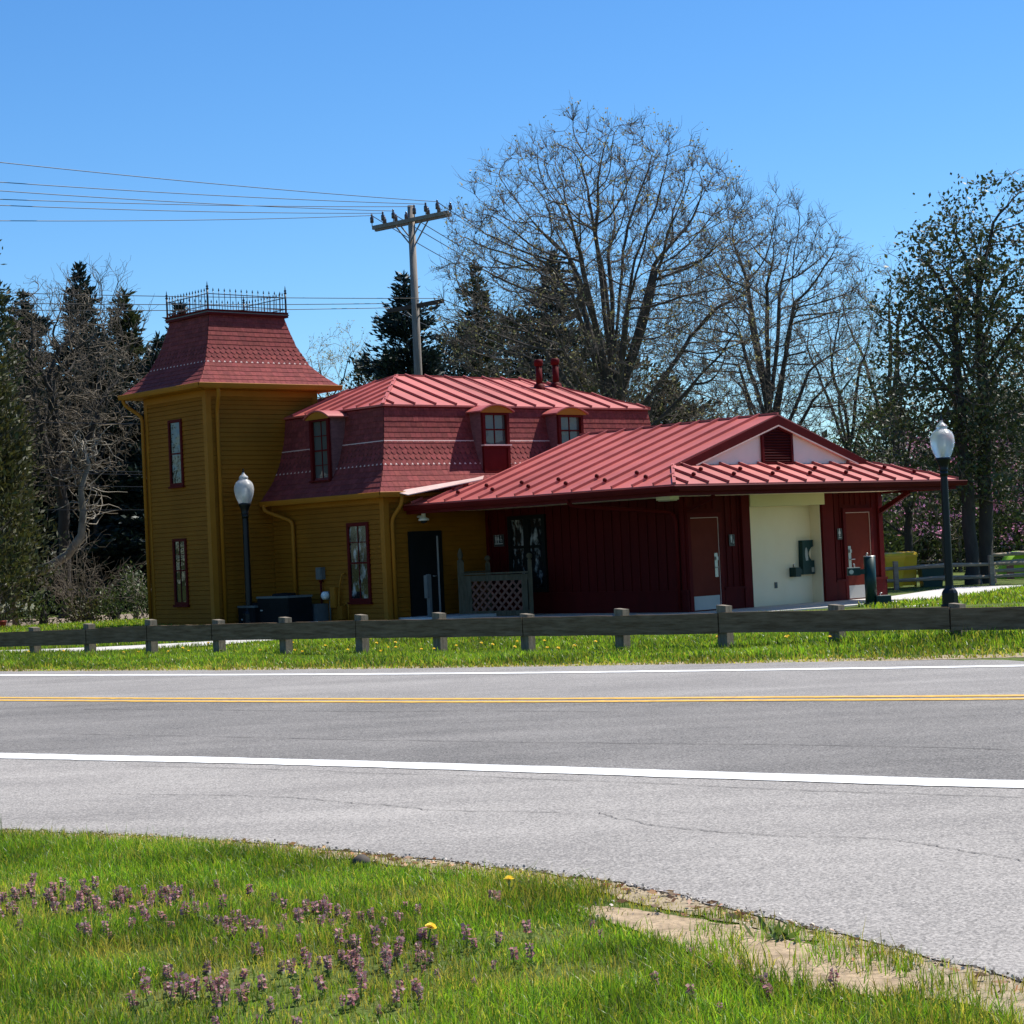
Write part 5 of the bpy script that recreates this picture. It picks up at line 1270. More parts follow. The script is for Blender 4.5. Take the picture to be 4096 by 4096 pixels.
sc_tree('bare_tree', 'pale budding tree seen between the tower and the spruce', 'tree', -9.0, 108, 14.0, 3.0, 2.8, 8.6, 4.0, 4.5, .22, 25, natt=1000, step=.38, kill=.6, infl=2.2, noise=.14, cone=.2, limbs=9, twigm='twig_pale', buds=.6, tw=4)
sc_tree('bare_tree', 'fine twigged bare tree peeping out behind the utility pole', 'tree', -.8, 104, 15.4, 3.0, 2.6, 10, 5, 5, .2, 26, natt=800, step=.38, kill=.62, infl=2.2, noise=.13, cone=.3, limbs=8)
bare_tree('bare_tree', 'leaning bare tree with whip-like shoots above the left conifers', 'tree', -15.4, 74, 12.4, 2.9, 2.4, 8.5, 6.5, .14, 27, nl=12, nb=5, twigs=3, jit=.08, up=.5, twigm='twig')
bare_tree('bare_tree', 'low scrubby bare tree behind the annex ridge', 'tree', 8.2, 76, 6.4, 3.2, 2.4, 1.2, 2.2, .14, 28, nl=20, nb=7, twigs=4, jit=.08, up=.1, buds=.3)
sc_tree('bare_tree', 'brown brushy tree behind the right lamp post', 'tree', 15.0, 77, 5.2, 2.6, 2.2, 2.8, .5, 1.2, .12, 29, natt=380, step=.3, kill=.6, noise=.25, cone=.0, trop=0, twigm='twig_pale', buds=.1)
sc_tree('bare_tree', 'tall brown twiggy tree at the right edge beyond the evergreen', 'tree', 18.2, 68, 10.6, 3.0, 2.6, 5.6, 1.4, 2.6, .17, 30, natt=1200, step=.32, kill=.55, infl=2, limbs=10, noise=.2, cone=.1, trop=0, twigm='twig_pale', buds=.1)
sc_tree('bare_tree', 'bare tree leaning in from the far right beside the redbud', 'tree', 17.6, 61.5, 8.0, 2.8, 2.0, 5.4, 2.6, 2.6, .13, 36, natt=220, step=.34, kill=.7, noise=.2, cone=.1, trop=-.05, twigm='twig_pale', lean=(-.8, 0))
# crooked tree before the left conifers
sc_tree('crooked_tree', 'crooked grey ornamental tree with tangled twigs left of the tower', 'tree', -14.9, 66, 11.2, 3.0, 2.4, 7.4, 3.6, 4.6, .19, 31, natt=1700, step=.25, kill=.42, infl=1.6, limbs=12, limb_el=(-5, 80), noise=.34, cone=-.1, trop=-.02, bark='bark_dark', twigm='twig_mid', twiglen=.55, twig_r=.0095, tw=3, tip_r=.015, core=.2, leader=.8)
sc_tree('crooked_tree', 'second crooked tree, its twigs spreading to the left edge', 'tree', -17.0, 67, 10.2, 2.6, 2.2, 6.8, 3.4, 4.0, .15, 32, natt=1000, step=.26, kill=.45, infl=1.6, limbs=9, limb_el=(-5, 80), noise=.34, cone=-.1, trop=0, bark='bark_dark', twigm='twig_mid', twiglen=.55, twig_r=.0095, tip_r=.014, core=.2)
mb = MB(); mb.tube([(-16.9, 65.1, 1.0), (-16.0, 65, 1.45), (-15.1, 65, 1.75), (-14.5, 65, 2.1), (-14.05, 65, 2.7), (-13.95, 65, 3.4), (-14.0, 65, 4.2), (-13.7, 65, 5.0), (-13.9, 65, 5.8)], [.17, .17, .155, .145, .13, .12, .10, .07, .04], 8)
lt = empty('fallen_limb_tree', (-16.9, 65.1, 0), 0, 'bent pale trunk sweeping low above the garden bed then turning upright', 'tree')
lo_ = mb.build('trunk', M['bark_pale'], lt); lo_.location = (16.9, -65.1, 0)
mb = MB(); mb.tube([(-16.9, 65.1, -.1), (-17.0, 65.1, .5), (-16.85, 65.1, 1.1)], [.22, .18, .17], 8); o2 = mb.build('stump', M['bark_pale'], lt); o2.location = (16.9, -65.1, 0)
rng_l = np.random.default_rng(5); tw_ = []
for k in range(46):
    f = rng_l.uniform(.35, 1); z = 1.2 + 4.6 * f; p = np.array([2.9 + rng_l.normal() * .1, 0, z]); d = norm(rng_l.normal(size=3) + np.array([.4, 0, .4]))
    for s in range(5):
        q = p + d * rng_l.uniform(.2, .4); tw_.append((*p, *q, .022 - s * .003, .019 - s * .003)); p = q; d = norm(d + rng_l.normal(size=3) * .6)
seg_mesh('crown', tw_, 4, M['twig_pale'], lt)

# conifers
conifer('spruce_tree', 'dark blue-green spruce directly left of the utility pole', -4.3, 88, 14.0, 5.4, 41, dens=1.40)
conifer('spruce_tree', 'dark spruce directly right of the utility pole', -1.2, 92, 14.9, 4.2, 42, mat_='needle_green', dens=1.2)
conifer('spruce_tree', 'spruce seen through the limbs of the largest bare tree', 2.4, 95, 15.7, 5.6, 43, dens=1.34)
conifer('spruce_tree', 'low drooping spruce behind the right end of the mansard roof', 6.9, 85, 8.8, 5.4, 44, dens=1.34, mat_='needle_green', droop=.35)
conifer('spruce_tree', 'squat dark spruce behind the vent pipes', 3.0, 80, 8.6, 4.4, 45, dens=1.34, mat_='needle_olive')
conifer('spruce_tree', 'slim pointed spruce showing between tower roof and left trees', -13.6, 84, 12.6, 3.7, 46, dens=1.34)
conifer('spruce_tree', 'pointed spruce with the highest tip above the crooked tree', -16.5, 78, 13.4, 3.7, 47, dens=1.46)
conifer('spruce_tree', 'dark spruce with ragged top behind the crooked tree', -15.2, 80, 12.7, 3.9, 48, dens=1.46, mat_='needle_green')
conifer('spruce_tree', 'dark spruce filling the left edge behind the crooked tree', -19.0, 79, 12.7, 4.1, 49, dens=1.46)
conifer('spruce_tree', 'tall narrow spruce at the very left edge', -20.4, 74, 13.6, 3.7, 50, dens=1.34, mat_='needle_green')
for k, (x, y, h, r, s) in enumerate([(-17.8, 74, 9.6, 3.8, 61), (-13.0, 75, 10.2, 3.8, 62), (-15.4, 75.5, 10.6, 4.0, 63), (-20.6, 73, 9.6, 3.8, 64), (-11.0, 78, 9.5, 3.6, 65)]):
    conifer('yew_tree', ['shaded young conifer second from the left behind the garden bed', 'shaded conifer low behind the tower corner', 'shaded young conifer in the middle behind the garden bed', 'shaded young conifer leftmost behind the garden bed', 'shaded conifer mostly hidden behind the tower'][k], x, y, h, r, s, dens=1.4, mat_='needle_blue', z0=.1, group='shaded conifers behind the garden bed')
cedar('cedar_tree', 'olive green feathery cedar at the left edge, nearest of the left trees', -15.3, 56.5, 8.6, 2.0, 71, 'needle_olive', n_cl=420, per=40)
cedar('cedar_tree', 'tall cedar behind the olive one, cut by the left edge', -16.6, 62, 13.0, 1.9, 72, 'needle_green', n_cl=420, per=36)
# broad evergreens at the right
sc_tree('evergreen_tree', 'tall broadleaf evergreen on the left-hand of the twin trunks', 'tree', 13.15, 57.4, 10.4, 2.2, 2.0, 6.6, 1.8, 3.4, .20, 81, natt=1300, step=.30, kill=.50, infl=1.8, limbs=20, limb_el=(-12, 75), noise=.16, cone=-.3, trop=-.02, bark='bark_dark', twigm='twig', leaves='broadleaf', leafn=50, leafsize=.15, pad=(.38, .38, .16), core=.35, leader=2.5, lean=(-.3, 0), tw=1)
sc_tree('evergreen_tree', 'tallest broadleaf evergreen on the right-hand of the twin trunks', 'tree', 13.65, 57.9, 12.0, 2.6, 2.2, 7.6, 2.6, 3.6, .21, 82, natt=1400, step=.30, kill=.50, infl=1.8, limbs=20, limb_el=(-12, 75), noise=.16, cone=-.3, trop=-.02, bark='bark_dark', twigm='twig', leaves='broadleaf', leafn=50, leafsize=.15, pad=(.38, .38, .16), core=.35, leader=2.5, lean=(.7, 0), tw=1)
sc_tree('evergreen_tree', 'smaller ivy covered tree between the annex gable and the twin trunks', 'tree', 12.6, 64, 7.4, 1.9, 1.6, 4.2, 1.4, 1.6, .14, 83, natt=600, step=.30, kill=.5, infl=1.8, limbs=10, noise=.18, cone=-.2, trop=0, bark='bark_dark', leaves='broadleaf', leafn=30, leafsize=.15, pad=(.3, .3, .2), tw=1, leader=1.6)
sc_tree('evergreen_tree', 'yellow-green evergreen at the right edge behind the twin trunks', 'tree', 17.4, 66, 8.2, 2.3, 2.0, 4.8, 1.6, 2.0, .16, 84, natt=800, step=.30, kill=.5, infl=1.8, limbs=10, noise=.18, cone=-.2, trop=0, bark='bark_dark', leaves='brush_leaf', leafn=30, leafsize=.15, pad=(.32, .32, .18), tw=1, leader=1.6)
# redbuds
sc_tree('redbud_tree', 'pink flowering redbud just right of the lamp post', 'tree', 14.9, 69, 5.4, 2.1, 1.6, 2.9, .9, 1.0, .09, 91, natt=280, step=.26, kill=.45, noise=.25, cone=.1, trop=0, leaves='pink', leafn=34, leafsize=.13, pad=(.18, .18, .12), tw=1)
sc_tree('redbud_tree', 'pink flowering redbud at the right edge beyond the split rail fence', 'tree', 17.9, 68, 6.0, 2.4, 1.8, 3.2, .8, .9, .1, 92, natt=330, step=.26, kill=.45, noise=.25, cone=.1, trop=0, bark='bark_dark', leaves='pink', leafn=30, leafsize=.13, pad=(.18, .18, .12), tw=1)
# shrubs at the right and far woodland
for k, (x, y, h, r, s, mt, lb) in enumerate([(13.0, 74, 3.6, 2.0, 101, 'brush_leaf', 'rounded dark evergreen shrub beside the annex corner'), (15.6, 76, 3.0, 2.0, 102, 'broadleaf', 'dark shrub left of the pink redbud'), (11.2, 78, 4.2, 2.2, 103, 'needle_green', 'dark evergreen shrub half hidden by the annex'), (19.2, 76, 3.4, 2.4, 104, 'brush_leaf', 'leafy shrub at the right edge beneath the redbud'), (17.4, 80, 4.6, 2.4, 105, 'broadleaf', 'tall dark shrub behind the brown brush')]):
    cedar('shrub', lb, x, y, h, r, s, mt, z0=.1, n_cl=170, per=30, leaf=.2, wob=.2, shape=.5, cat='shrub')
for k, (x, y, h, r, s, mt, lb) in enumerate([(-6.2, 94, 10.4, 3.2, 116, 'needle_green', 'dark woodland tree low left of the utility pole'), (-2.7, 97, 11.8, 3.4, 117, 'needle_blue', 'dark woodland tree directly behind the utility pole'), (.5, 96, 12.6, 3.4, 118, 'needle_green', 'dark woodland tree between the two right-hand spruces'), (4.6, 93, 11.2, 3.6, 119, 'needle_olive', 'olive woodland tree right behind the vent pipes'), (13.5, 96, 6.4, 3.2, 111, 'needle_green', 'dark woodland tree low beyond the annex gable'), (18.5, 98, 7.4, 3.4, 112, 'brush_leaf', 'woodland tree beyond the twin trunks on the left'), (23.5, 97, 8.0, 3.4, 113, 'needle_green', 'woodland tree beyond the twin trunks at the right edge'), (9.0, 99, 5.6, 3.2, 114, 'needle_olive', 'olive woodland tree just above the annex ridge'), (21.0, 90, 5.4, 2.8, 115, 'needle_olive', 'olive woodland tree behind the pink redbuds')]):
    cedar('woodland_tree', lb, x, y, h, r, s, mt, z0=.2, n_cl=330, per=30, leaf=.26, wob=.3, shape=.45)
# far woodland: one mass nobody could count
rngw = np.random.default_rng(77); C = []; sg = []
for k in range(700):
    x = rngw.uniform(-75, 90); y = rngw.uniform(112, 150)
    if k % 5 == 3: x, y = rngw.uniform(-95, -55), rngw.uniform(20, 112)
    if k % 5 == 4 and k % 2: x, y = rngw.uniform(50, 85), rngw.uniform(20, 112)
    hh = rngw.uniform(4, 8.5) * (1.0 if -20 < x < 30 else 1.3)
    n = 40; th = rngw.uniform(0, 6.28, n); zz_ = hh * rngw.random(n) ** .6
    C.append(np.stack([x + 1.8 * np.cos(th) * rngw.random(n) ** .5, y + 1.8 * np.sin(th), zz_], 1))
    if k % 2 == 0:
        sg.append((x, y, 0, x + rngw.normal() * .3, y, hh, .14, .04))
        for q in range(26):
            z = rngw.uniform(.3, 1) * hh; d = rngw.normal(size=3); d[2] = abs(d[2]); d = norm(d); L = rngw.uniform(.6, 2); sg.append((x, y, z, x + d[0] * L, y + d[1] * L, z + d[2] * L, .035, .012))
woods = leaf_cloud('far_woods', np.concatenate(C), .75, M['brush_brown'] if 'brush_brown' in M else M['brush_leaf'], None, rngw, .6, tint=(.4, 1.6), hue=.25)
tag(woods, kind='stuff')
o = seg_mesh('far_woods_twigs', sg, 3, M['twig'], None); tag(o, kind='stuff')

# garden bed plants
def woody_bush(x, y, h, r, seed, label, n=24, mt='twig_pale', leafm=None, cat='shrub'):
    rng = np.random.default_rng(seed); root = empty('bush', (x, y, 0), 0, label, cat); sg = []; tp = []
    for k in range(n):
        d = norm(np.array([rng.normal() * .45, rng.normal() * .4, 1])); p = np.array([rng.normal() * .12, rng.normal() * .12, 0]); L = h * rng.uniform(.6, 1.05)
        rr_ = .02
        for s in range(6):
            q = p + d * L / 6; sg.append((*p, *q, rr_, rr_ * .82)); rr_ *= .82
            if s > 1:
                for b in range(3):
                    e = norm(d + rng.normal(size=3) * .6); p2 = q
                    for z in range(3): q2 = p2 + e * L * .09; sg.append((*p2, *q2, rr_ * .7, rr_ * .5)); p2 = q2; e = norm(e + rng.normal(size=3) * .4)
                    tp.append(p2)
            p = q; d = norm(d + rng.normal(size=3) * .16 + np.array([d[0] * .12 * r, d[1] * .1, 0]))
    seg_mesh('stems', sg, 4, M[mt], root)
    if leafm: leaf_cloud('foliage', np.repeat(np.array(tp), 5, 0) + rng.normal(size=(len(tp) * 5, 3)) * .1, .12, M[leafm], root, rng, .5, kind='stuff')
    return root
woody_bush(-13.0, 59.4, 2.2, 1.2, 1, 'many stemmed leafless shrub in the middle of the garden bed', 20, 'twig_mid')
woody_bush(-11.4, 60.4, 1.5, 1.2, 2, 'low shrub with bare forked stems and new leaves beside the tower', 14, 'twig_pale', 'brush_leaf')
woody_bush(-10.6, 60.5, 2.4, .4, 3, 'thin upright bare stems against the tower corner', 9)
woody_bush(-16.8, 59.0, 1.2, 1.0, 4, 'dry brown perennial stalks at the left of the garden bed', 16, 'twig')
woody_bush(-13.6, 62.0, 2.6, 1.4, 5, 'taller grey twiggy shrub behind the leafless garden shrub', 14, 'twig_mid')
for k, (x, y, h, r, lb) in enumerate([(-13.9, 58.6, .60, .45, 'rounded green perennial beside the white daffodils'), (-11.9, 59.2, .5, .45, 'leafy green clump below the forked stems'), (-10.9, 60.0, .55, .4, 'green clump of strap leaves nearest the tower'), (-12.6, 58.9, .32, .4, 'grey-green low cushion at the bed edge'), (-15.7, 58.0, .35, .4, 'dull low cushion plant left of the daffodils')]):
    cedar('garden_plant', lb, x, y, h, r, 200 + k, 'brush_leaf' if k < 3 else 'needle_olive', z0=.02, n_cl=26, per=22, leaf=.13, wob=.2, shape=.4, cat='plant')
# daffodils, each its own plant
def flower_mesh(kind):
    m = MB()
    if kind == 'daff':
        m.tube([(0, 0, 0), (.01, 0, .35), (.02, -.02, .42)], .006, 4)
        st = m
        p = MB()
        for k in range(6):
            a = k * math.pi / 3; c, s = math.cos(a), math.sin(a)
            p.add([(.02, -.03, .42), (.02 + .03 * c - .02 * s, -.035, .42 + .03 * s + .02 * c), (.02 + .07 * c, -.03, .42 + .07 * s), (.02 + .03 * c + .02 * s, -.035, .42 + .03 * s - .02 * c)], [(0, 1, 2, 3)])
        return st, p
    m.tube([(0, 0, 0), (0, 0, .07)], .004, 4)
    p = MB(); n = 14
    for ring, (rad, z) in enumerate(((.024, .072), (.018, .080), (.010, .086))):
        for k in range(n):
            a = 2 * math.pi * (k + ring * .5) / n; a2 = 2 * math.pi * (k + 1.15 + ring * .5) / n
            p.add([(0, 0, z - .006), (rad * math.cos(a), rad * math.sin(a), z), (rad * 1.06 * math.cos((a + a2) / 2), rad * 1.06 * math.sin((a + a2) / 2), z + .001), (rad * math.cos(a2), rad * math.sin(a2), z)], [(0, 1, 2, 3)])
    return m, p
st, pe = flower_mesh('daff'); proto = None
for k in range(16):
    x, y = -14.75 + RNG.uniform(-.45, .75), 57.9 + RNG.uniform(-.3, .4)
    if proto is None:
        proto = empty('daffodil', (x, y, 0), 0, 'white daffodil in the clump by the small clay pot', 'flower', 'white daffodils in the garden bed'); st.build('stalk', M['stem'], proto); pe.build('petals', M['petal_white'], proto); o = proto
    else: o = copy_tree(proto)
    o.location = (x, y, 0.01); o.rotation_euler = (0, 0, RNG.uniform(-.8, .8)); s_ = RNG.uniform(1.1, 1.7); o.scale = (s_, s_, s_)
o = empty('flower_pot', (-14.8, 57.55, .012), 0, 'small red clay pot at the edge of the garden bed', 'flower pot')
m = MB(); m.lathe([(.07, 0), (.10, .16), (.115, .16), (.115, .21), (.10, .21), (.09, .19), (.001, .19)], n=14, caps=False); m.build('pot', M['terracotta'], o)
o = empty('wooden_post', (-14.95, 59.6, 0), .2, 'short square wooden post standing in the garden bed', 'post')
m = MB(); m.box(-.09, .09, -.09, .09, -.1, 1.15); m.box(-.105, .105, -.105, .105, 1.15, 1.18); m.build('post_shaft', M['timber_post'], o)

# ------------------------------------------------------------------ utility pole and wires
up_ = empty('utility_pole', (-3.42, 78, 0), 0, 'tall wooden utility pole with two crossarms behind the mansard roof', 'utility pole')
m = MB(); m.tube([(0, 0, -.2), (0, 0, 8), (0, 0, 15.25)], [.19, .165, .135], 14); m.build('pole', M['pole_wood'], up_)
AL = Vector((-4.97 + 3.42, 1.3, 14.62)); AR = Vector((-1.88 + 3.42, -1.3, 14.66)); ad = (AR - AL).normalized(); an = Vector((ad.y, -ad.x, 0)).normalized()
for s in (1, -1):
    m = MB(); m.bar(AL + an * .20 * s + ad * (.12 * s), AR + an * .20 * s + ad * (.12 * s), .11, .15); m.build('crossarm', M['pole_wood'], up_)
for s in (1, -1):
    for u_ in (1, -1):
        m = MB(); m.bar(Vector((0, 0, 13.75)) + an * .17 * s, (AL + AR) / 2 + ad * .72 * u_ + an * .17 * s + Vector((0, 0, -.08)), .03, .05); m.build('crossarm_brace', M['pole_wood'], up_)
LL = Vector((-4.55 + 3.42, 1.0, 11.27)); LR = Vector((-2.29 + 3.42, -1.0, 11.33))
m = MB(); m.bar(LL, LR, .12, .16); m.build('crossarm', M['arm_dark'], up_)
for u_ in (1, -1):
    m = MB(); m.bar(Vector((0, 0, 10.75)), (LL + LR) / 2 + (LR - LL).normalized() * .62 * u_ + Vector((0, 0, -.06)), .03, .045); m.build('crossarm_brace', M['grey_box'], up_)
def insul():
    m = MB(); m.tube([(0, 0, -.02), (0, 0, .12)], .018, 6); m.lathe([(.03, .10), (.075, .12), (.07, .20), (.075, .22), (.07, .30), (.03, .33), (.045, .36), (.03, .42), (.002, .43)], n=10); return m
ins = None; insp = []
for k, f in enumerate((.02, .1, .17, .25, .31, .39, .59, .68, .74, .82, .89, .97)):
    s = 1 if k % 2 == 0 else -1
    p = AL.lerp(AR, f) + an * .20 * s + Vector((0, 0, .08))
    if ins is None: ins = insul().build('insulator', M['porcelain'], up_); o = ins
    else: o = ins.copy(); col.objects.link(o)
    o.location = p; o.scale = (1, 1, 1.15 if k % 2 == 0 else .9); insp.append(p + Vector((-3.42, 78, .42 if k % 2 == 0 else .33)))
def wire(p, q, sag, label, group, r=.017, n=22):
    p, q = Vector(p), Vector(q)
    pts = [p.lerp(q, k / n) + Vector((0, 0, -4 * sag * (k / n) * (1 - k / n))) for k in range(n + 1)]
    m = MB(); m.tube(pts, r, 4, caps=False); o = m.build('overhead_wire', M['wire'], None); return tag(o, label, 'wire', group)
for k, e_ in ((10, (-17.34, 60, 14.35)), (8, (-17.37, 60, 13.66)), (4, (-17.38, 60, 13.40)), (6, (-17.39, 60, 13.06)), (2, (-17.40, 60, 12.89)), (0, (-17.42, 60, 12.34))):
    wire(insp[k], e_, .10, 'thin overhead wire running left from the top crossarm', 'wires left of the upper crossarm')
for k, e_ in enumerate(((-20.42, 70, 11.65), (-20.44, 70, 11.25), (-20.45, 70, 11.0))):
    wire(Vector((-3.42, 78, 0)) + LL.lerp(LR, (.95, .5, .05)[k]) + Vector((0, 0, .12)), e_, .08, 'thin overhead wire running left from the lower dark crossarm', 'wires left of the lower crossarm')
for k, e_ in ((10, (10.26, 110, 14.2)), (5, (10.22, 110, 13.3)), (3, (10.19, 110, 12.8)), (0, (10.1, 110, 12.2))):
    wire(insp[k], e_, .9, 'thin overhead wire falling right into the bare branches', 'wires right of the upper crossarm')
for k, e_ in enumerate(((10.11, 110, 11.0), (10.0, 110, 8.9), (9.97, 110, 8.1))):
    wire(Vector((-3.42, 78, 0)) + LL.lerp(LR, (.95, .5, .05)[k]) + Vector((0, 0, .12)), e_, .5, 'thin overhead wire falling right from the lower dark crossarm', 'wires right of the lower crossarm')
for a_, b_ in (((-22, 62, 5.35), (-10.0, 62, 4.45)), ((-22, 62.3, 5.25), (-10, 62.3, 4.38)), ((-22, 62, 6.8), (-10, 62, 5.95)), ((-22, 62, 4.8), (-10, 62, 4.0)), ((-22, 62, 3.95), (-10, 62, 3.3))):
    wire(a_, b_, .05, 'low cable passing before the shaded conifers to the tower', 'low cables left of the tower', .014)

# ------------------------------------------------------------------ split rail fence and bins at the right
def rail_fence(p, q, n, h, label, rails=(.25, .60), th=.11):
    p, q = Vector((*p, 0)), Vector((*q, 0)); o = empty('split_rail_fence', p, math.atan2(q.y - p.y, q.x - p.x), label, 'fence'); L = (q - p).length; rr_ = random.Random(int(L * 100))
    for k in range(n + 1):
        x = L * k / n; m = MB(); m.bar((x, 0, -.15), (x + rr_.uniform(-.02, .02), 0, h + rr_.uniform(-.03, .03)), .15, .12); m.build('post', M['split_rail'], o)
    for k in range(n):
        for z in rails:
            m = MB(); x0, x1 = L * k / n - .06, L * (k + 1) / n + .06; j = [rr_.uniform(-.02, .02) for _ in range(3)]
            m.tube([(x0, rr_.uniform(-.03, .03), z + j[0]), ((x0 + x1) / 2, 0, z + j[1]), (x1, rr_.uniform(-.03, .03), z + j[2])], [.045, th * .62, .045], 6, smooth=False); m.build('rail', M['split_rail'], o)
    return o
rail_fence((7.9, 55.5), (18.7, 56.0), 4, .82, 'silvery two-rail split fence at the right of the annex')
rail_fence((11.6, 75), (19.5, 76), 3, 1.35, 'dark far rail fence behind the yellow bins', (.45, .85, 1.25))
rail_fence((14.2, 60), (21, 63), 3, .9, 'second rail fence behind the twin trunks', (.3, .55, .8))
def wheelie(x, y, rz, s, mt, label):
    o = empty('wheeled_bin', (x, y, 0), rz, label, 'bin', 'yellow wheeled bins'); o.scale = (s, s, s)
    m = MB(); m.hexa([(-.21, -.24, .06), (.21, -.24, .06), (.21, .24, .06), (-.21, .24, .06), (-.28, -.33, .92), (.28, -.33, .92), (.28, .33, .92), (-.28, .33, .92)]); m.box(-.30, .30, -.35, .35, .88, .93); m.box(-.18, .18, -.275, -.245, .25, .40); m.build('bin_body', mt, o)
    m = MB(); m.hexa([(-.31, -.37, .935), (.31, -.37, .935), (.31, .37, .935), (-.31, .37, .935), (-.27, -.32, 1.0), (.27, -.32, 1.0), (.27, .36, 1.03), (-.27, .36, 1.03)]); m.build('bin_lid', mt, o)
    m = MB(); m.tube([(-.28, .36, .90), (.28, .36, .90)], .025, 8); m.build('handle', mt, o)
    for sx in (-.25, .25):
        m = MB(); m.tube([(sx - .03, .27, .1), (sx + .03, .27, .1)], .1, 14); m.build('wheel', M['iron'], o)
wheelie(10.68, 56.6, .15, 1.0, M['yellow_bin'], 'yellow wheeled bin nearest the annex wall'); wheelie(11.30, 57.6, -.1, 1.0, M['yellow_bin'], 'yellow wheeled bin half hidden behind the fence post')
o = empty('storage_tub', (11.9, 57.2, 0), .05, 'dark green plastic tub standing behind the split rail fence', 'tub')
m = MB(); m.hexa([(-.27, -.2, 0), (.27, -.2, 0), (.27, .2, 0), (-.27, .2, 0), (-.33, -.26, .60), (.33, -.26, .60), (.33, .26, .60), (-.33, .26, .60)]); m.build('tub_body', M['green_bin'], o)
m = MB(); m.box(-.36, .36, -.29, .29, .60, .64); m.build('tub_lid', M['green_bin'], o)
o = empty('lime_cart', (15.75, 62.2, 0), .1, 'lime green rounded play tent half seen at the right edge', 'tent')
m = MB(); n = 12
for s0, s1 in ((0, 1),):
    prof = [(.62 * math.cos(a_), .85 * math.sin(a_)) for a_ in np.linspace(0, math.pi, n)]
    m.add([(x, -.45, z) for x, z in prof] + [(x, .45, z) for x, z in prof], [(i, i + 1, n + i + 1, n + i) for i in range(n - 1)] + [tuple(range(n)), tuple(reversed(range(n, 2 * n)))], True)
m.build('tent_shell', M['lime'], o)
m = MB(); m.box(-.62, -.40, -.50, -.455, 0, .42); m.box(.05, .3, -.50, -.455, 0, .3); m.build('tent_flap', M['pinkish'], o)

# ------------------------------------------------------------------ grass
def blades(name, X, Y, Zb, h, wd, rng, mat_, bend=.45, tint=None):
    n = len(X); az = rng.uniform(0, 2 * np.pi, n); lean = np.abs(rng.normal(size=n)) * bend + .08
    d = np.stack([np.cos(az), np.sin(az)], 1); fa = rng.uniform(0, np.pi, n); s = np.stack([np.cos(fa), np.sin(fa)], 1) * (wd / 2)[:, None]
    B0 = np.stack([X, Y, Zb], 1); 
    def pt(f, wf):
        hz = h * (f - .25 * lean * f * f); off = d * (lean * h * f * f)[:, None]
        c = B0 + np.concatenate([off, hz[:, None]], 1); w3 = np.concatenate([s * wf, np.zeros((n, 1))], 1)
        return c - w3, c + w3
    a0, b0 = pt(0, 1); a1, b1 = pt(.55, .85); t0, _ = pt(1, 0)
    V = np.stack([a0, b0, a1, b1, t0], 1).reshape(-1, 3); k = np.arange(n) * 5
    Q = np.stack([k, k + 1, k + 3, k + 2], 1); T3 = np.stack([k + 2, k + 3, k + 4], 1)
    sh = np.array([.55, .55, .95, .95, 1.2]); tc = (tint[:, None, :] * (.75 + .25 * sh)[None, :, None]).reshape(-1, 3) if False else np.repeat(tint, 5, 0)
    o = link_mesh(name, mesh_np(name, V, Q, T3, mat=mat_, tint=tc)); return tag(o, kind='stuff')
def vnoise(x, y, sc, seed):
    r = np.random.default_rng(seed); g = r.random((64, 64)); u, v = x * sc, y * sc
    i, j = np.floor(u).astype(int), np.floor(v).astype(int); fu, fv = u - i, v - j; fu = fu * fu * (3 - 2 * fu); fv = fv * fv * (3 - 2 * fv)
    G = lambda a, b: g[a % 64, b % 64]
    return (G(i, j) * (1 - fu) + G(i + 1, j) * fu) * (1 - fv) + (G(i, j + 1) * (1 - fu) + G(i + 1, j + 1) * fu) * fv
def inpoly(x, y, P):
    P = np.array(P); c = np.zeros(len(x), bool); j = len(P) - 1
    for i in range(len(P)):
        xi, yi = P[i]; xj, yj = P[j]
        c ^= ((yi > y) != (yj > y)) & (x < (xj - xi) * (y - yi) / (yj - yi + 1e-12) + xi); j = i
    return c
rg = np.random.default_rng(5)
NEp = resample(NEAR_EDGE, 600); ordx = np.argsort(NEp[:, 0]); NEx, NEy = NEp[ordx, 0], NEp[ordx, 1]
def tints(n, straw, rng, base=(1, 1, 1)):
    v = rng.uniform(.6, 1.35, n); t = np.stack([v * rng.uniform(.8, 1.35, n), v, v * rng.uniform(.6, 1.3, n)], 1) * np.array(base)
    dry = rng.random(n) < straw
    t[dry] = np.array([2.6, 1.15, 2.6]) * rng.uniform(.7, 1.3, (dry.sum(), 1)); return t
# foreground turf
n = 260000; X = rg.uniform(-3.9, 3.0, n); Y = rg.uniform(5.6, 12.9, n)
gap = NEy_at = np.interp(X, NEx, NEy) - Y
nz1 = vnoise(X, Y, 1.1, 1); nz2 = vnoise(X, Y, 3.2, 2)
inside = (gap > .05) & (np.abs(X) < Y * .275 + .3)
thin = np.clip((gap - .02) / .5, 0, 1)                       # thinner towards the asphalt
bare = np.clip((vnoise(X, Y, 1.7, 8) - .62) * 5, 0, 1) * np.clip((9.6 - Y) / 1.5 + .6, 0, 1)
dirtm = inpoly(X, Y, DIRT) | inpoly(X, Y, DIRT2)
NPATCH = [(-2.55, 9.75, .5, .26), (-2.05, 9.40, .55, .34), (-1.05, 8.75, .42, .22), (-1.25, 7.35, .34, .34), (-.62, 7.75, .46, .34), (-.70, 7.0, .4, .3), (.1, 7.5, .3, .2), (-1.6, 8.2, .35, .2)]
mat_ = np.zeros(n)
for px_, py_, sx__, sy__ in NPATCH: mat_ = np.maximum(mat_, np.exp(-(((X - px_) / sx__) ** 2 + ((Y - py_) / sy__) ** 2)))
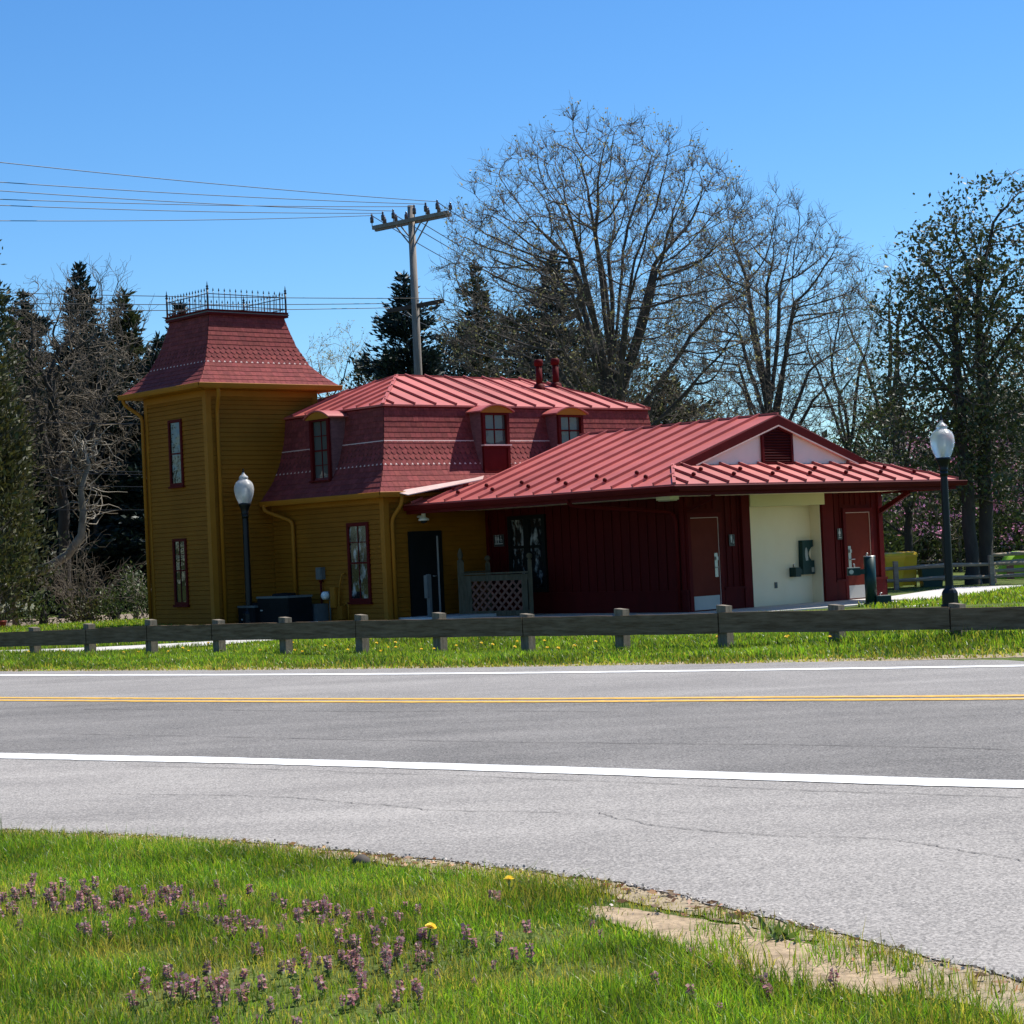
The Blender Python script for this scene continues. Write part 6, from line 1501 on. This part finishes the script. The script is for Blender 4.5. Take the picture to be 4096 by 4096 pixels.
mat_ = np.clip(mat_ * (.5 + 1.1 * vnoise(X, Y, 4.1, 31)), 0, 1); bare = np.maximum(bare, mat_ * .95)
keep = inside & (rg.random(n) < (.10 + .90 * thin) * (1 - .55 * bare) * np.where(dirtm, .04 + .30 * (vnoise(X, Y, 5.5, 21) > .62), 1.0))
X, Y, nz1, nz2, thin, bare = X[keep], Y[keep], nz1[keep], nz2[keep], thin[keep], bare[keep]; n = len(X)
hgt = (.035 + .085 * nz1 * rg.uniform(.5, 1.3, n)) * (.45 + .55 * thin) * (1 - .55 * bare); long_ = rg.random(n) < .02; hgt[long_] *= 1.7
wd = rg.uniform(.0028, .0055, n)
straw = np.clip(.13 + .75 * (1 - thin) + .5 * bare + 1.1 * np.clip(vnoise(X, Y, 2.3, 12) - .60, 0, 1), 0, .92)
tt = tints(n, straw, rg, (1.12, 1.0, .9)); tt *= (.62 + .76 * nz2)[:, None]
blades('grass', X, Y, np.zeros(n), hgt, wd, rg, M['grass'], .5, tt)
# verge beyond the road and the lawn around the buildings
FEp = resample(FAR_EDGE, 400); o_ = np.argsort(FEp[:, 0]); FEx, FEy = FEp[o_, 0], FEp[o_, 1]
n = 150000; X = rg.uniform(-13, 11, n); depth = rg.random(n) ** 1.25 * 17; Y = np.interp(X, FEx, FEy) + depth
ok = (np.abs(X) < Y * .275 + .5)
L = np.stack([X - SITE.x, Y - SITE.y], 1); la = L @ np.array([AX.x, AX.y]); lb = L @ np.array([BX.x, BX.y])
bld = ((la > -TA - .1) & (la < .1) & (lb > -.1)) | ((la > -.1) & (la < HA1 + .1) & (lb > HB0 - .1)) | ((la > 4.6) & (la < 14.2) & (lb > 1.95)) 
pth = inpoly(X, Y, [tuple(p) for p in PL] + [tuple(p) for p in PH[::-1]])
ok &= ~bld & ~pth
X, Y, depth = X[ok], Y[ok], depth[ok]; n = len(X); thin = np.clip(depth / 1.4, 0, 1); nz1 = vnoise(X, Y, .6, 3)
kp = rg.random(n) < .45 + .55 * thin; X, Y, depth, thin, nz1 = X[kp], Y[kp], depth[kp], thin[kp], nz1[kp]; n = len(X)
fd = np.abs((X - FEN0[0]) * FNRM[0] + (Y - FEN0[1]) * FNRM[1])
hgt = (.06 + .10 * nz1 * rg.uniform(.4, 1.4, n)) * (.4 + .6 * thin) + .10 * np.exp(-(fd / .25) ** 2) * rg.random(n)
tt = tints(n, np.clip(.10 + .6 * (1 - thin), 0, .85), rg, (1.25, 1.05, 1.0)); tt *= (.45 + .85 * vnoise(X, Y, 1.6, 4))[:, None]
blades('grass', X, Y, gz(X, Y), hgt, rg.uniform(.012, .022, n), rg, M['grass'], .5, tt)
# lawn further back: left of the tower and right of the annex
n = 60000; side = rg.random(n) < .45
X = np.where(side, rg.uniform(-19, -8.5, n), rg.uniform(7.5, 19, n)); Y = np.where(side, rg.uniform(45, 58.5, n), rg.uniform(42, 66, n))
L = np.stack([X - SITE.x, Y - SITE.y], 1); la = L @ np.array([AX.x, AX.y]); lb = L @ np.array([BX.x, BX.y])
ok = ~(((la > -TA - .1) & (lb > -.1) & (la < 12)) | inpoly(X, Y, [tuple(p)[:2] for p in P_]) | inpoly(X, Y, BED) | inpoly(X, Y, [tuple(p) for p in PL] + [tuple(p) for p in PH[::-1]]))
X, Y = X[ok], Y[ok]; n = len(X)
tt = tints(n, .1, rg, (1.3, 1.05, 1.0)); tt *= (.75 + .5 * vnoise(X, Y, .8, 6))[:, None]
blades('grass', X, Y, gz(X, Y), rg.uniform(.06, .15, n), rg.uniform(.02, .035, n), rg, M['grass'], .5, tt)

# ------------------------------------------------------------------ flowers in the turf
def nettle_proto(seed):
    r = np.random.default_rng(seed); root = empty('purple_deadnettle', (0, 0, 0), 0, 'purple topped deadnettle flowering in the foreground grass', 'weed', 'purple deadnettle in the foreground grass')
    h = r.uniform(.07, .10); m = MB(); m.tube([(0, 0, 0), (.004, 0, h * .5), (0, .003, h)], .0022, 4); m.build('stalk', M['stem'], root)
    C = []; Dv = []
    for lv in range(5):
        z = h * (.55 + .45 * lv / 4); rr_ = .004; nn = 6
        for k in range(nn):
            a = 2 * math.pi * k / nn + lv * .7; C.append((rr_ * math.cos(a), rr_ * math.sin(a), z)); Dv.append((math.cos(a), math.sin(a), .15 - .55 * (1 - lv / 4)))
    leaf_cloud('flower_head', np.array(C), .0175, M['nettle_leaf'], root, r, .95, np.array(Dv), .25, (.5, 1.5), .15)
    C = []; Dv = []
    for k in range(6):
        a = k * 1.05; C.append((0, 0, h * (.15 + .3 * (k % 3) / 3))); Dv.append((math.cos(a), math.sin(a), .1))
    leaf_cloud('leaf', np.array(C), .024, M['nettle_green'], root, r, .9, np.array(Dv), .2)
    return root
protos = [nettle_proto(s) for s in range(5)]; used = [False] * 5
patches = [(-2.55, 9.75, .45, .22, 34), (-2.05, 9.40, .50, .30, 66), (-1.55, 9.0, .3, .2, 14), (-1.05, 8.75, .38, .18, 30), (-1.25, 7.35, .30, .30, 26), (-.62, 7.75, .42, .30, 40), (-.75, 8.25, .3, .2, 14), (-.70, 7.0, .35, .25, 16), (-.15, 8.95, .05, .08, 5), (.0, 8.2, 1.2, .7, 14), (-1.9, 8.7, .3, .2, 10), (.75, 7.0, .5, .3, 8)]
cnt = 0
for px, py, sx, sy, k_ in patches:
    for q in range(k_):
        x, y = px + RNG.normal() * sx * .6, py + RNG.normal() * sy * .7
        if np.interp(x, NEx, NEy) - y < .25 or inpoly(np.array([x]), np.array([y]), DIRT)[0]: continue
        i_ = cnt % 5; o = protos[i_] if not used[i_] else copy_tree(protos[i_]); used[i_] = True; cnt += 1
        o.location = (x, y, 0); s_ = RNG.uniform(.5, .95); o.scale = (s_ * 1.05, s_ * 1.05, s_ * 1.1); o.rotation_euler = (RNG.normal() * .12, RNG.normal() * .12, RNG.uniform(0, 6))
st, pe = flower_mesh('dand'); dand = empty('dandelion', (-.09, 9.12, .04), 0, 'yellow dandelion alone near the road edge in the foreground', 'flower')
st.build('stalk', M['stem'], dand); pe.build('petals', M['petal_yellow'], dand); dand.scale = (1.0, 1.0, .9)
o = copy_tree(dand); o.location = (-.42, 8.12, .03); o['label'] = 'yellow dandelion among the deadnettle nearer the camera'; o.rotation_euler = (.3, 0, 1)
for q in range(46):
    s = RNG.uniform(0, 21.5); dd = RNG.uniform(-1.4, 1.8); x, y = FEN0 + FDIR * s + FNRM * dd
    o = copy_tree(dand); o.location = (x, y, float(gz(x, y)) + .07); o.scale = (1.15, 1.15, 1.15); o.rotation_euler = (RNG.uniform(0, .7), 0, RNG.uniform(-.6, .6))
    o['label'] = 'yellow dandelion in the grass along the guard rail'; o['group'] = 'dandelions by the guard rail'
# broad-leaved weed on the bare earth, dry leaves and a stone
dk = empty('broadleaf_weed', (.98, 7.98, 0), 0, 'bright green broad-leaved weed on the bare earth strip', 'weed')
rgk = np.random.default_rng(3); C = np.zeros((22, 3)); C[:, :2] = rgk.normal(size=(22, 2)) * .03; a_ = rgk.uniform(0, 6.28, 22); Dv = np.stack([np.cos(a_), np.sin(a_), rgk.uniform(.4, 1.6, 22)], 1)
leaf_cloud('leaf', C, .085, M['nettle_green'], dk, rgk, .26, Dv, .15)
o = empty('stone', (-.86, 10.35, 0), 0, 'small dark stone in the grass by the asphalt edge', 'stone')
m = MB(); m.lathe([(.03, 0), (.05, .015), (.045, .04), (.02, .06), (.001, .062)], n=9); m.build('stone_body', M['bark'], o)
rgd = np.random.default_rng(9); n = 500; sx_ = rgd.uniform(-3.2, 1.9, n); yy = np.interp(sx_, NEx, NEy) - np.abs(rgd.normal(size=n)) * .22 - .03
lit = leaf_cloud('leaf_litter', np.stack([sx_, yy, rgd.uniform(.01, .03, n)], 1), .05, M['dryleaf'], None, rgd, .35, np.concatenate([rgd.normal(size=(n, 2)), np.zeros((n, 1))], 1), .2, (.6, 1.9)); tag(lit, kind='stuff')

n = 1500; sx_ = rgd.uniform(-3.3, 2.0, n); yy = np.interp(sx_, NEx, NEy) + rgd.normal(size=n) * .05 - .03
C = np.stack([sx_, yy, np.full(n, .016)], 1); C2 = np.array(DIRT)[rgd.integers(0, len(DIRT), 260)] + rgd.normal(size=(260, 2)) * .07
C = np.concatenate([C, np.concatenate([C2, np.full((260, 1), .014)], 1)])
gv = leaf_cloud('gravel', C, .016, M['gravel'], None, rgd, .8, np.concatenate([rgd.normal(size=(len(C), 2)), np.full((len(C), 1), .25)], 1), .3, (.35, 1.7), .05); tag(gv, kind='stuff')
